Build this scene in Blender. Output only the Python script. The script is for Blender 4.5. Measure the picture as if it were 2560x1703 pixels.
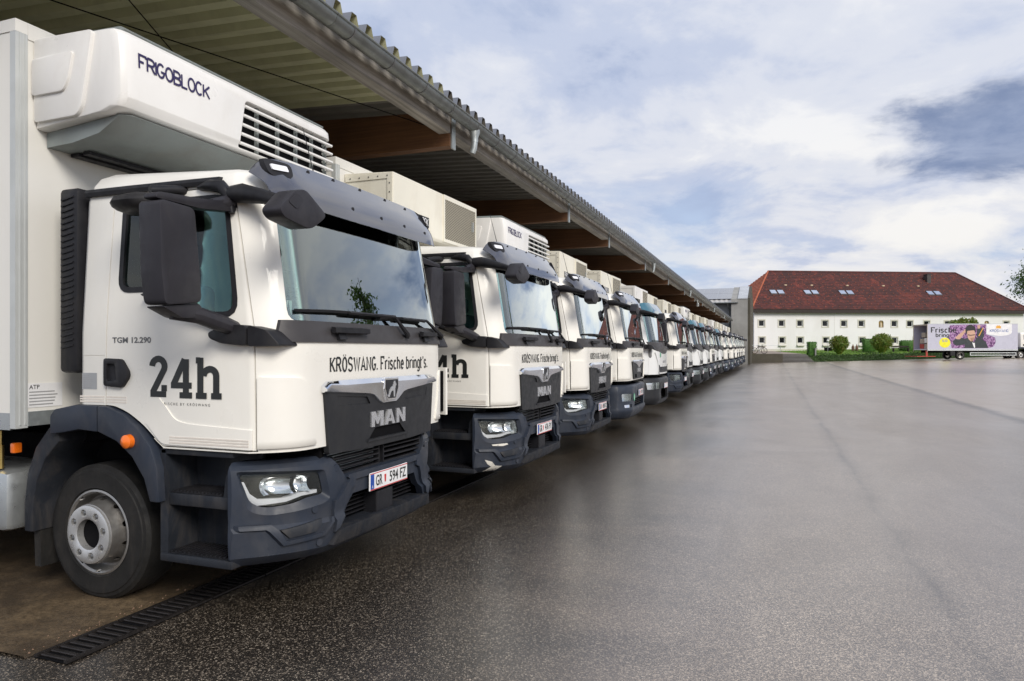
import bpy, bmesh, math, random
import numpy as np
from mathutils import Vector, Matrix
from mathutils.bvhtree import BVHTree

random.seed(7)
for o in list(bpy.data.objects):
    bpy.data.objects.remove(o)
scene = bpy.context.scene
COL = scene.collection

# ------------------------------------------------------------------ camera
YAW = math.atan(650 / 1740)            # the row of trucks runs along +Y, the camera looks a little left of it
CS, SN = math.cos(YAW), math.sin(YAW)
EYE = 1.65
cam_data = bpy.data.cameras.new("camera")
cam_data.sensor_width = 36.0
cam_data.lens = 36.0 * 1740 / 2560
cam_data.shift_y = 24.5 / 2560
cam_data.clip_start = 0.05
cam_data.clip_end = 3000
cam = bpy.data.objects.new("camera", cam_data)
COL.objects.link(cam)
cam.location = (0, 0, EYE)
cam.rotation_euler = (math.radians(90), 0, YAW)
scene.camera = cam

# ------------------------------------------------------------------ sky, sun, exposure
SUN_EL, SUN_AZ = math.radians(33), math.radians(127)   # azimuth clockwise from +Y
world = bpy.data.worlds.new("World")
scene.world = world
world.use_nodes = True
wn, wl = world.node_tree.nodes, world.node_tree.links
wn.clear()


def wnode(t, **kw):
    n = wn.new(t)
    for k, v in kw.items():
        setattr(n, k, v)
    return n


def wmath(op, a, b=None, clamp=False):
    n = wnode('ShaderNodeMath', operation=op, use_clamp=clamp)
    for i, s in enumerate((a, b)):
        if s is None:
            continue
        if isinstance(s, (int, float)):
            n.inputs[i].default_value = s
        else:
            wl.new(s, n.inputs[i])
    return n.outputs[0]


def wramp(fac, stops, interp='EASE'):
    r = wnode('ShaderNodeValToRGB')
    r.color_ramp.interpolation = interp
    els = r.color_ramp.elements
    while len(els) < len(stops):
        els.new(0.5)
    for e, (p, c) in zip(els, stops):
        e.position = p
        e.color = (*c, 1) if len(c) == 3 else c
    wl.new(fac, r.inputs[0])
    return r.outputs[0]


def wmix(fac, a, b, mode='MIX'):
    m = wnode('ShaderNodeMix', data_type='RGBA', blend_type=mode)
    for i, s in ((0, fac), (6, a), (7, b)):
        if isinstance(s, (int, float)):
            m.inputs[i].default_value = s
        elif isinstance(s, tuple):
            m.inputs[i].default_value = (*s, 1)
        else:
            wl.new(s, m.inputs[i])
    return m.outputs[2]


sky = wnode('ShaderNodeTexSky', sky_type='NISHITA')
sky.sun_disc = False
sky.sun_elevation = SUN_EL
sky.sun_rotation = SUN_AZ
sky.air_density = 1.0
sky.dust_density = 1.0
tc = wnode('ShaderNodeTexCoord')
sep = wnode('ShaderNodeSeparateXYZ')
wl.new(tc.outputs['Generated'], sep.inputs[0])
zc = wmath('ADD', wmath('MAXIMUM', sep.outputs[2], 0.0), 0.24)
com = wnode('ShaderNodeCombineXYZ')
wl.new(wmath('DIVIDE', sep.outputs[0], zc), com.inputs[0])
wl.new(wmath('DIVIDE', sep.outputs[1], zc), com.inputs[1])


def wnoise(scale, detail, rough, dist, off):
    mp = wnode('ShaderNodeMapping')
    mp.inputs['Location'].default_value = off
    wl.new(com.outputs[0], mp.inputs[0])
    n = wnode('ShaderNodeTexNoise')
    n.inputs['Scale'].default_value = scale
    n.inputs['Detail'].default_value = detail
    n.inputs['Roughness'].default_value = rough
    n.inputs['Distortion'].default_value = dist
    wl.new(mp.outputs[0], n.inputs['Vector'])
    return n.outputs[0]


n_big = wnoise(0.6, 4, 0.5, 0.1, (-1.24, -10.14, 0))
n_mid = wnoise(1.15, 9, 0.56, 0.25, (1.75, 2.96, 0))
n_fine = wnoise(2.6, 9, 0.60, 0.35, (-19.48, -11.33, 0))
cover = wramp(wmath('ADD', wmath('MULTIPLY', n_big, 0.55), wmath('MULTIPLY', n_mid, 0.5)),
              [(0.38, (0, 0, 0)), (0.54, (1, 1, 1))])
shade = wramp(wmath('ADD', wmath('MULTIPLY', n_mid, 0.62), wmath('MULTIPLY', n_fine, 0.38)), [(0.38, (3.0, 3.6, 5.2)), (0.45, (4.6, 5.05, 6.3)), (0.52, (6.3, 6.45, 7.0)), (0.60, (7.9, 7.8, 7.7))])
blue = wmix(0.8, sky.outputs[0], (4.4, 5.3, 7.1))
clouds = wmix(cover, blue, shade)
high = wramp(sep.outputs[2], [(0.10, (0, 0, 0)), (0.42, (1, 1, 1))])
clouds = wmix(wmath('MULTIPLY', high, 0.25), clouds, (5.0, 5.75, 7.3))
# brighter, creamier cloud base towards the horizon
hor = wramp(sep.outputs[2], [(0.0, (1, 1, 1)), (0.30, (0, 0, 0))])
clouds = wmix(wmath('MULTIPLY', hor, wmath('MULTIPLY', wramp(n_fine, [(0.42, (0, 0, 0)), (0.62, (1, 1, 1))]), 0.85)), clouds, (7.5, 7.35, 7.1))
# one heavy blue-grey cloud off to the right
d0 = Vector((0.325, 1.19, 0.318)).normalized()
sub = wnode('ShaderNodeVectorMath', operation='SUBTRACT')
wl.new(tc.outputs['Generated'], sub.inputs[0])
sub.inputs[1].default_value = d0
mul = wnode('ShaderNodeVectorMath', operation='MULTIPLY')
wl.new(sub.outputs[0], mul.inputs[0])
mul.inputs[1].default_value = (6.4, 6.4, 14.0)
ln = wnode('ShaderNodeVectorMath', operation='LENGTH')
wl.new(mul.outputs[0], ln.inputs[0])
n_edge = wnoise(3.6, 8, 0.60, 0.2, (9, 2, 0))
dd = wmath('ADD', ln.outputs['Value'], wmath('MULTIPLY', wmath('SUBTRACT', n_edge, 0.5), 1.7))
dark = wramp(dd, [(0.45, (1, 1, 1)), (0.95, (0, 0, 0))])
clouds = wmix(wmath('MULTIPLY', dark, 0.92), clouds, wramp(n_edge, [(0.3, (1.35, 1.9, 3.3)), (0.7, (3.1, 3.65, 5.0))]))
bg = wnode('ShaderNodeBackground')
wl.new(clouds, bg.inputs[0])
bg.inputs[1].default_value = 0.064
wo = wnode('ShaderNodeOutputWorld')
wl.new(bg.outputs[0], wo.inputs[0])

sun_data = bpy.data.lights.new("sun", 'SUN')
sun_data.energy = 1.5
sun_data.angle = math.radians(24)
sun_data.color = (1.0, 0.94, 0.85)
sun = bpy.data.objects.new("sun", sun_data)
COL.objects.link(sun)
sd = Vector((math.sin(SUN_AZ) * math.cos(SUN_EL), math.cos(SUN_AZ) * math.cos(SUN_EL), math.sin(SUN_EL)))
sun.rotation_euler = (-sd).to_track_quat('-Z', 'Y').to_euler()
sun.location = sd * 60

scene.view_settings.view_transform = 'Standard'
scene.view_settings.look = 'None'
scene.view_settings.gamma = 1.0
scene.view_settings.use_curve_mapping = False
scene.view_settings.exposure = 0.92
scene.render.engine = 'CYCLES'
scene.cycles.use_denoising = True
scene.cycles.max_bounces = 8
scene.cycles.transparent_max_bounces = 16
scene.cycles.sample_clamp_indirect = 6
scene.cycles.caustics_reflective = False
scene.cycles.caustics_refractive = False


# ------------------------------------------------------------------ materials
class NT:
    """tiny node helper"""
    def __init__(self, name):
        self.m = bpy.data.materials.new(name)
        self.m.use_nodes = True
        self.n, self.l = self.m.node_tree.nodes, self.m.node_tree.links
        self.b = self.n['Principled BSDF']
        self.out = self.n['Material Output']
        self.tc = None

    def new(self, t, **kw):
        n = self.n.new(t)
        for k, v in kw.items():
            setattr(n, k, v)
        return n

    def set(self, sock, v):
        if isinstance(v, (int, float)):
            sock.default_value = v
        elif isinstance(v, tuple):
            sock.default_value = (*v, 1) if len(v) == 3 and len(sock.default_value) == 4 else v
        else:
            self.l.new(v, sock)

    def coord(self, kind='Object'):
        if self.tc is None:
            self.tc = self.new('ShaderNodeTexCoord')
        return self.tc.outputs[kind]

    def noise(self, scale, detail=4, rough=0.55, dist=0.0, stretch=None, vec=None, out=0):
        v = vec or self.coord()
        if stretch:
            mp = self.new('ShaderNodeMapping')
            mp.inputs['Scale'].default_value = stretch
            self.l.new(v, mp.inputs[0])
            v = mp.outputs[0]
        n = self.new('ShaderNodeTexNoise')
        n.inputs['Scale'].default_value = scale
        n.inputs['Detail'].default_value = detail
        n.inputs['Roughness'].default_value = rough
        n.inputs['Distortion'].default_value = dist
        self.l.new(v, n.inputs['Vector'])
        return n.outputs[out]

    def voronoi(self, scale, feature='F1', out=0, vec=None, rand=1.0):
        n = self.new('ShaderNodeTexVoronoi', feature=feature)
        n.inputs['Scale'].default_value = scale
        n.inputs['Randomness'].default_value = rand
        self.l.new(vec or self.coord(), n.inputs['Vector'])
        return n.outputs[out]

    def ramp(self, fac, stops, interp='LINEAR'):
        r = self.new('ShaderNodeValToRGB')
        r.color_ramp.interpolation = interp
        els = r.color_ramp.elements
        while len(els) < len(stops):
            els.new(0.5)
        for e, (p, c) in zip(els, stops):
            e.position = p
            if isinstance(c, (int, float)):
                c = (c, c, c)
            e.color = (*c, 1)
        self.l.new(fac, r.inputs[0])
        return r.outputs[0]

    def mix(self, fac, a, b, mode='MIX'):
        m = self.new('ShaderNodeMix', data_type='RGBA', blend_type=mode)
        self.set(m.inputs[0], fac)
        self.set(m.inputs[6], a)
        self.set(m.inputs[7], b)
        return m.outputs[2]

    def math(self, op, a, b=0.0, clamp=False):
        m = self.new('ShaderNodeMath', operation=op, use_clamp=clamp)
        self.set(m.inputs[0], a)
        self.set(m.inputs[1], b)
        return m.outputs[0]

    def bump(self, height, strength, dist=0.01):
        b = self.new('ShaderNodeBump')
        b.inputs['Strength'].default_value = strength
        b.inputs['Distance'].default_value = dist
        self.l.new(height, b.inputs['Height'])
        self.l.new(b.outputs[0], self.b.inputs['Normal'])

    def P(self, **kw):
        for k, v in kw.items():
            self.set(self.b.inputs[k.replace('_', ' ')], v)
        return self


MATS = {}


def simple(name, color, rough=0.5, metal=0.0, coat=0.0, var=0.12, scale=3.0, dirt=None, bump=None, rvar=0.12, spec=None):
    """procedural paint, plastic or metal: base colour with mottling, dirt and roughness variation"""
    t = NT(name)
    n1 = t.noise(scale, 5, 0.6)
    lo = tuple(max(0, c * (1 - var)) for c in color)
    hi = tuple(min(1, c * (1 + var)) for c in color)
    col = t.ramp(n1, [(0.3, lo), (0.7, hi)])
    if dirt:
        dcol, amt, dsc = dirt
        nd = t.noise(dsc, 8, 0.68, 0.6, stretch=(1, 1, 0.35))
        f = t.ramp(nd, [(0.48, 0.0), (0.78, amt)])
        col = t.mix(f, col, dcol)
    r = t.ramp(t.noise(scale * 2.7, 4, 0.6), [(0.3, max(0.02, rough - rvar)), (0.7, min(1, rough + rvar))])
    t.P(Base_Color=col, Roughness=r, Metallic=metal, Coat_Weight=coat, Coat_Roughness=0.05)
    if spec is not None:
        t.P(Specular_IOR_Level=spec)
    if bump:
        t.bump(t.noise(bump[0], 4, 0.6), bump[1], 0.004)
    MATS[name] = t.m
    return t.m


def glass_mat(name, tint, ior=1.5, rough=0.01, gain=1.0):
    t = NT(name)
    t.n.remove(t.b)
    tr = t.new('ShaderNodeBsdfTransparent')
    tr.inputs[0].default_value = (*tint, 1)
    gl = t.new('ShaderNodeBsdfGlossy')
    gl.inputs['Roughness'].default_value = rough
    gl.inputs[0].default_value = (0.94, 1.0, 0.97, 1)
    fr = t.new('ShaderNodeFresnel')
    fr.inputs[0].default_value = ior
    mx = t.new('ShaderNodeMixShader')
    t.l.new(t.math('MULTIPLY', fr.outputs[0], gain, True), mx.inputs[0])
    t.l.new(tr.outputs[0], mx.inputs[1])
    t.l.new(gl.outputs[0], mx.inputs[2])
    t.l.new(mx.outputs[0], t.out.inputs[0])
    MATS[name] = t.m
    return t.m


GRIME = (0.16, 0.13, 0.10)
simple('cab_white', (0.83, 0.81, 0.755), 0.36, coat=0.3, var=0.02, scale=1.2, dirt=((0.58, 0.51, 0.41), 0.16, 2.2))
simple('cool_white', (0.78, 0.79, 0.79), 0.30, coat=0.4, var=0.03, scale=1.2, dirt=((0.5, 0.47, 0.40), 0.2, 2.2))
simple('box_white', (0.78, 0.765, 0.72), 0.38, coat=0.1, var=0.03, scale=0.9, dirt=((0.50, 0.43, 0.33), 0.24, 1.4))
simple('unit_white', (0.80, 0.79, 0.77), 0.36, var=0.03, scale=1.5, dirt=((0.42, 0.36, 0.28), 0.22, 2.6))
simple('unit_cream', (0.76, 0.73, 0.63), 0.42, var=0.05, scale=1.5, dirt=((0.40, 0.31, 0.20), 0.40, 2.0))
simple('unit_grey', (0.23, 0.26, 0.26), 0.5, var=0.08, dirt=(GRIME, 0.4, 3))
simple('bumper_plastic', (0.026, 0.033, 0.049), 0.40, var=0.12, scale=4, dirt=((0.15, 0.135, 0.12), 0.22, 5), bump=(900, 0.05), spec=0.28)
simple('black_plastic', (0.014, 0.014, 0.017), 0.48, var=0.15, scale=6, bump=(900, 0.05), dirt=((0.10, 0.09, 0.08), 0.18, 6), spec=0.28)
simple('mirror_plastic', (0.026, 0.025, 0.031), 0.46, var=0.12, scale=6, bump=(900, 0.06), dirt=((0.13, 0.12, 0.11), 0.12, 6), spec=0.28)
simple('step_plastic', (0.020, 0.023, 0.030), 0.52, var=0.2, scale=5, dirt=((0.14, 0.12, 0.10), 0.35, 6), bump=(300, 0.2), spec=0.28)
simple('grille_plastic', (0.021, 0.022, 0.025), 0.42, var=0.12, scale=6, bump=(700, 0.06), dirt=((0.11, 0.10, 0.09), 0.15, 6), spec=0.28)
simple('apron_grey', (0.055, 0.052, 0.055), 0.40, var=0.1, scale=5, spec=0.28)
simple('void_black', (0.006, 0.006, 0.007), 0.8, spec=0.08)
simple('chrome', (0.86, 0.87, 0.89), 0.07, metal=1.0, var=0.03, rvar=0.04)
simple('letter_silver', (0.72, 0.73, 0.75), 0.28, metal=0.85, var=0.08, scale=30)
simple('reflector', (0.90, 0.90, 0.92), 0.10, metal=1.0, var=0.02, rvar=0.03)
simple('led_white', (0.80, 0.81, 0.86), 0.25, var=0.04)
simple('rubber', (0.015, 0.0145, 0.014), 0.66, var=0.25, scale=9, dirt=((0.07, 0.06, 0.05), 0.35, 9), bump=(120, 0.25), spec=0.28)
simple('rim_silver', (0.36, 0.35, 0.335), 0.40, metal=0.8, var=0.1, scale=7, dirt=((0.16, 0.12, 0.09), 0.5, 6))
simple('hub_silver', (0.58, 0.58, 0.575), 0.34, metal=0.7, var=0.05, scale=9, dirt=((0.2, 0.16, 0.12), 0.25, 9))
simple('bolt_steel', (0.20, 0.20, 0.20), 0.4, metal=0.8, var=0.2)
simple('aluminium', (0.50, 0.525, 0.53), 0.34, metal=0.75, var=0.06, scale=4)
simple('edge_profile', (0.56, 0.58, 0.575), 0.45, metal=0.25, var=0.05, scale=4)
simple('galvanised', (0.46, 0.50, 0.51), 0.42, metal=0.7, var=0.16, scale=10)
simple('zinc_gutter', (0.20, 0.212, 0.208), 0.40, metal=0.75, var=0.18, scale=5, dirt=((0.10, 0.10, 0.08), 0.4, 3))
simple('amber', (0.85, 0.17, 0.01), 0.18, coat=0.5, var=0.1, scale=20)
simple('print_black', (0.016, 0.018, 0.018), 0.42)
simple('print_violet', (0.018, 0.010, 0.075), 0.40)
simple('print_grey', (0.35, 0.35, 0.36), 0.5)
simple('plate_white', (0.82, 0.82, 0.83), 0.34)
simple('plate_red', (0.55, 0.05, 0.05), 0.4)
simple('plate_blue', (0.015, 0.07, 0.36), 0.35)
simple('sticker_silver', (0.40, 0.41, 0.42), 0.4, metal=0.4)
simple('reflect_strip', (0.76, 0.70, 0.63), 0.22, coat=0.6, var=0.06, scale=12)
simple('seat_cloth', (0.12, 0.12, 0.13), 0.9)
simple('dash_grey', (0.20, 0.20, 0.205), 0.7)
simple('cab_lining', (0.66, 0.67, 0.64), 0.8)
simple('hi_vis', (0.25, 0.75, 0.10), 0.7)
simple('purple_plastic', (0.20, 0.03, 0.28), 0.4)
simple('red_valve', (0.6, 0.02, 0.02), 0.35)
simple('blue_valve', (0.02, 0.12, 0.45), 0.35)
simple('brass', (0.45, 0.33, 0.12), 0.35, metal=0.9)
simple('badge_green', (0.10, 0.42, 0.24), 0.4)
glass_mat('windscreen_glass', (0.84, 0.96, 0.92), gain=4.6)
glass_mat('side_glass', (0.58, 0.78, 0.75), gain=1.3)
glass_mat('lamp_glass', (0.97, 0.98, 0.98), gain=0.7)
t = NT('visor_smoke')
t.P(Base_Color=(0.085, 0.088, 0.105), Roughness=0.09, Coat_Weight=1.0, Coat_Roughness=0.02, Coat_IOR=1.7)
t.P(Base_Color=t.ramp(t.noise(2.0, 4), [(0.3, (0.045, 0.046, 0.06)), (0.7, (0.07, 0.072, 0.09))]))
MATS['visor_smoke'] = t.m
t = NT('visor_teal')
t.P(Base_Color=t.ramp(t.noise(2.0, 4), [(0.3, (0.010, 0.10, 0.15)), (0.7, (0.014, 0.14, 0.20))]), Roughness=0.08,
    Coat_Weight=1.0, Coat_Roughness=0.02, Coat_IOR=1.9)
MATS['visor_teal'] = t.m
# scuffed bumper: white paint rubbed onto the plastic
t = NT('scuffed_paint')
t.P(Base_Color=t.ramp(t.noise(26, 6, 0.7, stretch=(1, 1, 4)), [(0.36, (0.10, 0.10, 0.12)), (0.44, (0.78, 0.75, 0.68))]), Roughness=0.6)
MATS['scuffed_paint'] = t.m


def diag_mesh_mat(name, bar, hole, scale):
    """diagonal expanded-metal mesh as seen from a few metres"""
    t = NT(name)
    s = t.new('ShaderNodeSeparateXYZ')
    t.l.new(t.coord(), s.inputs[0])
    a = t.math('SINE', t.math('MULTIPLY', t.math('ADD', t.math('MULTIPLY', s.outputs[1], 0.55), s.outputs[2]), scale))
    t.P(Base_Color=t.ramp(t.math('ADD', t.math('MULTIPLY', a, 0.5), 0.5), [(0.42, hole), (0.58, bar)]), Roughness=0.6)
    MATS[name] = t.m


diag_mesh_mat('mesh_cream', (0.42, 0.38, 0.29), (0.02, 0.02, 0.018), 190)


# ------------------------------------------------------------------ geometry helpers
def mk(verts, faces, mat=None, smooth=None):
    """mesh data from lists; smooth = sharp-edge angle in degrees or None for flat"""
    me = bpy.data.meshes.new('m')
    me.from_pydata([tuple(v) for v in verts], [], faces)
    finish(me, mat, smooth)
    return me


def finish(me, mat=None, smooth=None):
    if mat:
        me.materials.clear()
        me.materials.append(MATS[mat])
    if smooth:
        me.polygons.foreach_set('use_smooth', [True] * len(me.polygons))
        me.set_sharp_from_angle(angle=math.radians(smooth))
    me.update()


class MB:
    """collects simple shapes into one mesh"""
    def __init__(self):
        self.v, self.f = [], []

    def add(self, v, f):
        o = len(self.v)
        self.v += [tuple(p) for p in v]
        self.f += [tuple(i + o for i in q) for q in f]
        return self

    def box(self, x0, x1, y0, y1, z0, z1):
        v = [(x, y, z) for x in (x0, x1) for y in (y0, y1) for z in (z0, z1)]
        return self.add(v, [(0, 1, 3, 2), (4, 6, 7, 5), (0, 4, 5, 1), (2, 3, 7, 6), (0, 2, 6, 4), (1, 5, 7, 3)])

    def rbox(self, x0, x1, y0, y1, z0, z1, r=0.01, seg=2):
        bm = bmesh.new()
        bmesh.ops.create_cube(bm, size=1)
        bmesh.ops.scale(bm, vec=(x1 - x0, y1 - y0, z1 - z0), verts=bm.verts)
        bmesh.ops.translate(bm, vec=((x0 + x1) / 2, (y0 + y1) / 2, (z0 + z1) / 2), verts=bm.verts)
        r = min(r, 0.49 * min(abs(x1 - x0), abs(y1 - y0), abs(z1 - z0)))
        bmesh.ops.bevel(bm, geom=list(bm.edges), offset=r, segments=seg, profile=0.5, affect='EDGES')
        return self.bm(bm)

    def bm(self, bm):
        bm.verts.index_update()
        self.add([v.co[:] for v in bm.verts], [tuple(v.index for v in f.verts) for f in bm.faces])
        bm.free()
        return self

    def me(self, me):
        return self.add([v.co[:] for v in me.vertices], [tuple(p.vertices) for p in me.polygons])

    def tube(self, path, r, n=8, cap=True):
        path = [Vector(p) for p in path]
        rs = r if isinstance(r, (list, tuple)) else [r] * len(path)
        rings = []
        up = None
        for i, p in enumerate(path):
            a = path[max(0, i - 1)]
            b = path[min(len(path) - 1, i + 1)]
            d = (b - a).normalized()
            if up is None:
                up = Vector((0, 0, 1)) if abs(d.z) < 0.9 else Vector((1, 0, 0))
            s = d.cross(up).normalized()
            up = s.cross(d).normalized()
            rings.append([p + (s * math.cos(2 * math.pi * k / n) + up * math.sin(2 * math.pi * k / n)) * rs[i] for k in range(n)])
        return self.loft(rings, cap)

    def loft(self, rings, cap=True, close=True):
        n = len(rings[0])
        v = [p for r in rings for p in r]
        f = []
        for i in range(len(rings) - 1):
            for k in range(n if close else n - 1):
                k2 = (k + 1) % n
                f.append((i * n + k, i * n + k2, (i + 1) * n + k2, (i + 1) * n + k))
        if cap:
            f.append(tuple(range(n))[::-1])
            f.append(tuple((len(rings) - 1) * n + k for k in range(n)))
        return self.add(v, f)

    def lathe(self, prof, axis='Y', c=(0, 0, 0), n=32, sign=1):
        """prof = [(radius, along)], closed profile revolved about an axis through c"""
        v, f = [], []
        m = len(prof)
        for k in range(n):
            a = 2 * math.pi * k / n
            for (r, h) in prof:
                p = {'Y': (r * math.cos(a), sign * h, r * math.sin(a)), 'X': (sign * h, r * math.cos(a), r * math.sin(a)),
                     'Z': (r * math.cos(a), r * math.sin(a), sign * h)}[axis]
                v.append((p[0] + c[0], p[1] + c[1], p[2] + c[2]))
        for k in range(n):
            k2 = (k + 1) % n
            for i in range(m):
                j = (i + 1) % m
                f.append((k * m + i, k * m + j, k2 * m + j, k2 * m + i))
        return self.add(v, f)

    def prism(self, poly, w0, w1, fn):
        """poly in (u, v); fn(u, v, w) -> xyz"""
        n = len(poly)
        v = [fn(u, q, w0) for u, q in poly] + [fn(u, q, w1) for u, q in poly]
        f = [tuple(range(n)), tuple(range(n, 2 * n))[::-1]] + [(i, i + n, (i + 1) % n + n, (i + 1) % n) for i in range(n)]
        return self.add(v, f)

    def mesh(self, mat=None, smooth=None, bevel=None):
        me = bpy.data.meshes.new('m')
        me.from_pydata(self.v, [], self.f)
        bm = bmesh.new()
        bm.from_mesh(me)
        bmesh.ops.recalc_face_normals(bm, faces=bm.faces)
        if bevel:
            es = [e for e in bm.edges if len(e.link_faces) == 2 and e.calc_face_angle(0) > math.radians(25)]
            bmesh.ops.bevel(bm, geom=es, offset=bevel, segments=2, profile=0.5, affect='EDGES', clamp_overlap=True)
        bm.to_mesh(me)
        bm.free()
        finish(me, mat, smooth)
        return me


FX = lambda u, v, w: (w, u, v)      # outline in (y, z), extruded along x
FY = lambda u, v, w: (u, w, v)      # outline in (x, z), extruded along y
FZ = lambda u, v, w: (u, v, w)


def prism(poly, w0, w1, fn, mat=None, smooth=None, bevel=None):
    return MB().prism(poly, w0, w1, fn).mesh(mat, smooth, bevel)


def scale_poly(poly, s):
    cx = sum(p[0] for p in poly) / len(poly)
    cy = sum(p[1] for p in poly) / len(poly)
    return [(cx + (p[0] - cx) * s, cy + (p[1] - cy) * s) for p in poly]


def inset_poly(poly, d):
    """move every edge of a simple polygon inwards by d (outwards if negative)"""
    n = len(poly)
    area = sum(poly[i][0] * poly[(i + 1) % n][1] - poly[(i + 1) % n][0] * poly[i][1] for i in range(n))
    sg = 1 if area > 0 else -1
    out = []
    for i in range(n):
        p0, p1, p2 = Vector(poly[i - 1]), Vector(poly[i]), Vector(poly[(i + 1) % n])
        e1, e2 = (p1 - p0).normalized(), (p2 - p1).normalized()
        n1, n2 = Vector((-e1.y, e1.x)) * sg, Vector((-e2.y, e2.x)) * sg
        b = n1 + n2
        if b.length < 1e-6:
            b = n1
        b.normalize()
        k = d / max(0.35, b.dot(n1))
        out.append(tuple(p1 + b * k))
    return out


def round_poly(poly, r, seg=4):
    out = []
    n = len(poly)
    for i in range(n):
        p0, p1, p2 = Vector(poly[i - 1]), Vector(poly[i]), Vector(poly[(i + 1) % n])
        rr = r[i] if isinstance(r, (list, tuple)) else r
        a = min(rr, (p0 - p1).length * 0.45)
        b = min(rr, (p2 - p1).length * 0.45)
        A, B = p1 + (p0 - p1).normalized() * a, p1 + (p2 - p1).normalized() * b
        if rr <= 0:
            out.append(tuple(p1))
            continue
        for k in range(seg + 1):
            t = k / seg
            q = A * (1 - t) ** 2 + p1 * 2 * t * (1 - t) + B * t ** 2
            out.append(tuple(q))
    return out


def boolean(a, b, op='DIFFERENCE'):
    """boolean of two meshes; a result that grows out of its bounds is tried again with the cutter nudged"""
    ca = np.array([v.co[:] for v in a.vertices])
    lo, hi = ca.min(0) - .01, ca.max(0) + .01
    for k in range(5):
        me = boolean_once(a, b, op)
        cm = np.array([v.co[:] for v in me.vertices])
        if len(cm) and (cm.min(0) >= lo).all() and (cm.max(0) <= hi).all():
            return me
        for v in b.vertices:
            v.co = v.co * 1.0007 + Vector((.00031, .00017, .00023))
    return me


def boolean_once(a, b, op):
    oa, ob = bpy.data.objects.new('a', a), bpy.data.objects.new('b', b)
    COL.objects.link(oa)
    COL.objects.link(ob)
    md = oa.modifiers.new('b', 'BOOLEAN')
    md.object = ob
    md.operation = op
    md.solver = 'EXACT'
    dg = bpy.context.evaluated_depsgraph_get()
    me = bpy.data.meshes.new_from_object(oa.evaluated_get(dg))
    bpy.data.objects.remove(oa)
    bpy.data.objects.remove(ob)
    return me


def fix_normals(me, refs, mat, cos_lim=0.86):
    """smooth normals taken from the uncut reference surfaces, flat ones on the cut faces"""
    finish(me, mat)
    trees = []
    for r in refs:
        bm = bmesh.new()
        bm.from_mesh(r)
        bmesh.ops.triangulate(bm, faces=bm.faces)
        bm.normal_update()
        trees.append((BVHTree.FromBMesh(bm), [tuple((v.co.copy(), v.normal.copy()) for v in f.verts) for f in bm.faces]))
        bm.free()
    me.polygons.foreach_set('use_smooth', [True] * len(me.polygons))
    nl = [None] * len(me.loops)
    vs = me.vertices
    for p in me.polygons:
        nf = p.normal.copy()
        for li in p.loop_indices:
            co = vs[me.loops[li].vertex_index].co
            best = nf
            bd = 0.0015
            for tr, tri in trees:
                loc, nn, fi, d = tr.find_nearest(co)
                if loc is None or d > bd:
                    continue
                (a, na), (b, nb), (c, nc) = tri[fi]
                v0, v1, v2 = b - a, c - a, loc - a
                d00, d01, d11, d20, d21 = v0.dot(v0), v0.dot(v1), v1.dot(v1), v2.dot(v0), v2.dot(v1)
                den = d00 * d11 - d01 * d01
                if abs(den) < 1e-14:
                    continue
                w1 = (d11 * d20 - d01 * d21) / den
                w2 = (d00 * d21 - d01 * d20) / den
                ns = (na * (1 - w1 - w2) + nb * w1 + nc * w2).normalized()
                if abs(ns.dot(nf)) > cos_lim:
                    best = ns if ns.dot(nf) > 0 else -ns
            nl[li] = best[:]
    me.normals_split_custom_set(nl)
    me.update()
    return me


# ------------------------------------------------------------------ scene tree helpers
def tag(o, label=None, cat=None, group=None, kind=None):
    for k, v in (('label', label), ('category', cat), ('group', group), ('kind', kind)):
        if v:
            o[k] = v
    return o


def link(name, me, parent=None, loc=None, rz=0.0):
    o = bpy.data.objects.new(name, me)
    COL.objects.link(o)
    if parent is not None:
        o.parent = parent
    if loc is not None:
        o.location = loc
    if rz:
        o.rotation_euler = (0, 0, rz)
    return o


def empty(name, loc, label, cat, group=None, rz=0.0):
    o = link(name, None, None, loc, rz)
    o.empty_display_size = 0.2
    return tag(o, label, cat, group)


class Kit:
    """meshes of one kind of thing with names and parents; put() makes an instance of its own"""
    def __init__(self):
        self.items = []

    def add(self, name, me, parent=None, label=None, level=0):
        self.items.append((name, me, parent, label, level))
        return len(self.items) - 1

    def put(self, root, skip=(), max_level=9):
        objs = {}
        for i, (name, me, par, label, level) in enumerate(self.items):
            if name in skip or level > max_level or (par is not None and par not in objs):
                continue
            o = link(name, me, root if par is None else objs[par])
            if label:
                o['label'] = label
            objs[i] = o
        return objs


# ------------------------------------------------------------------ lettering
def arc(cx, cy, rx, ry, a0, a1, n=10):
    return [(cx + rx * math.cos(math.radians(a0 + (a1 - a0) * k / n)), cy + ry * math.sin(math.radians(a0 + (a1 - a0) * k / n))) for k in range(n + 1)]


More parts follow.
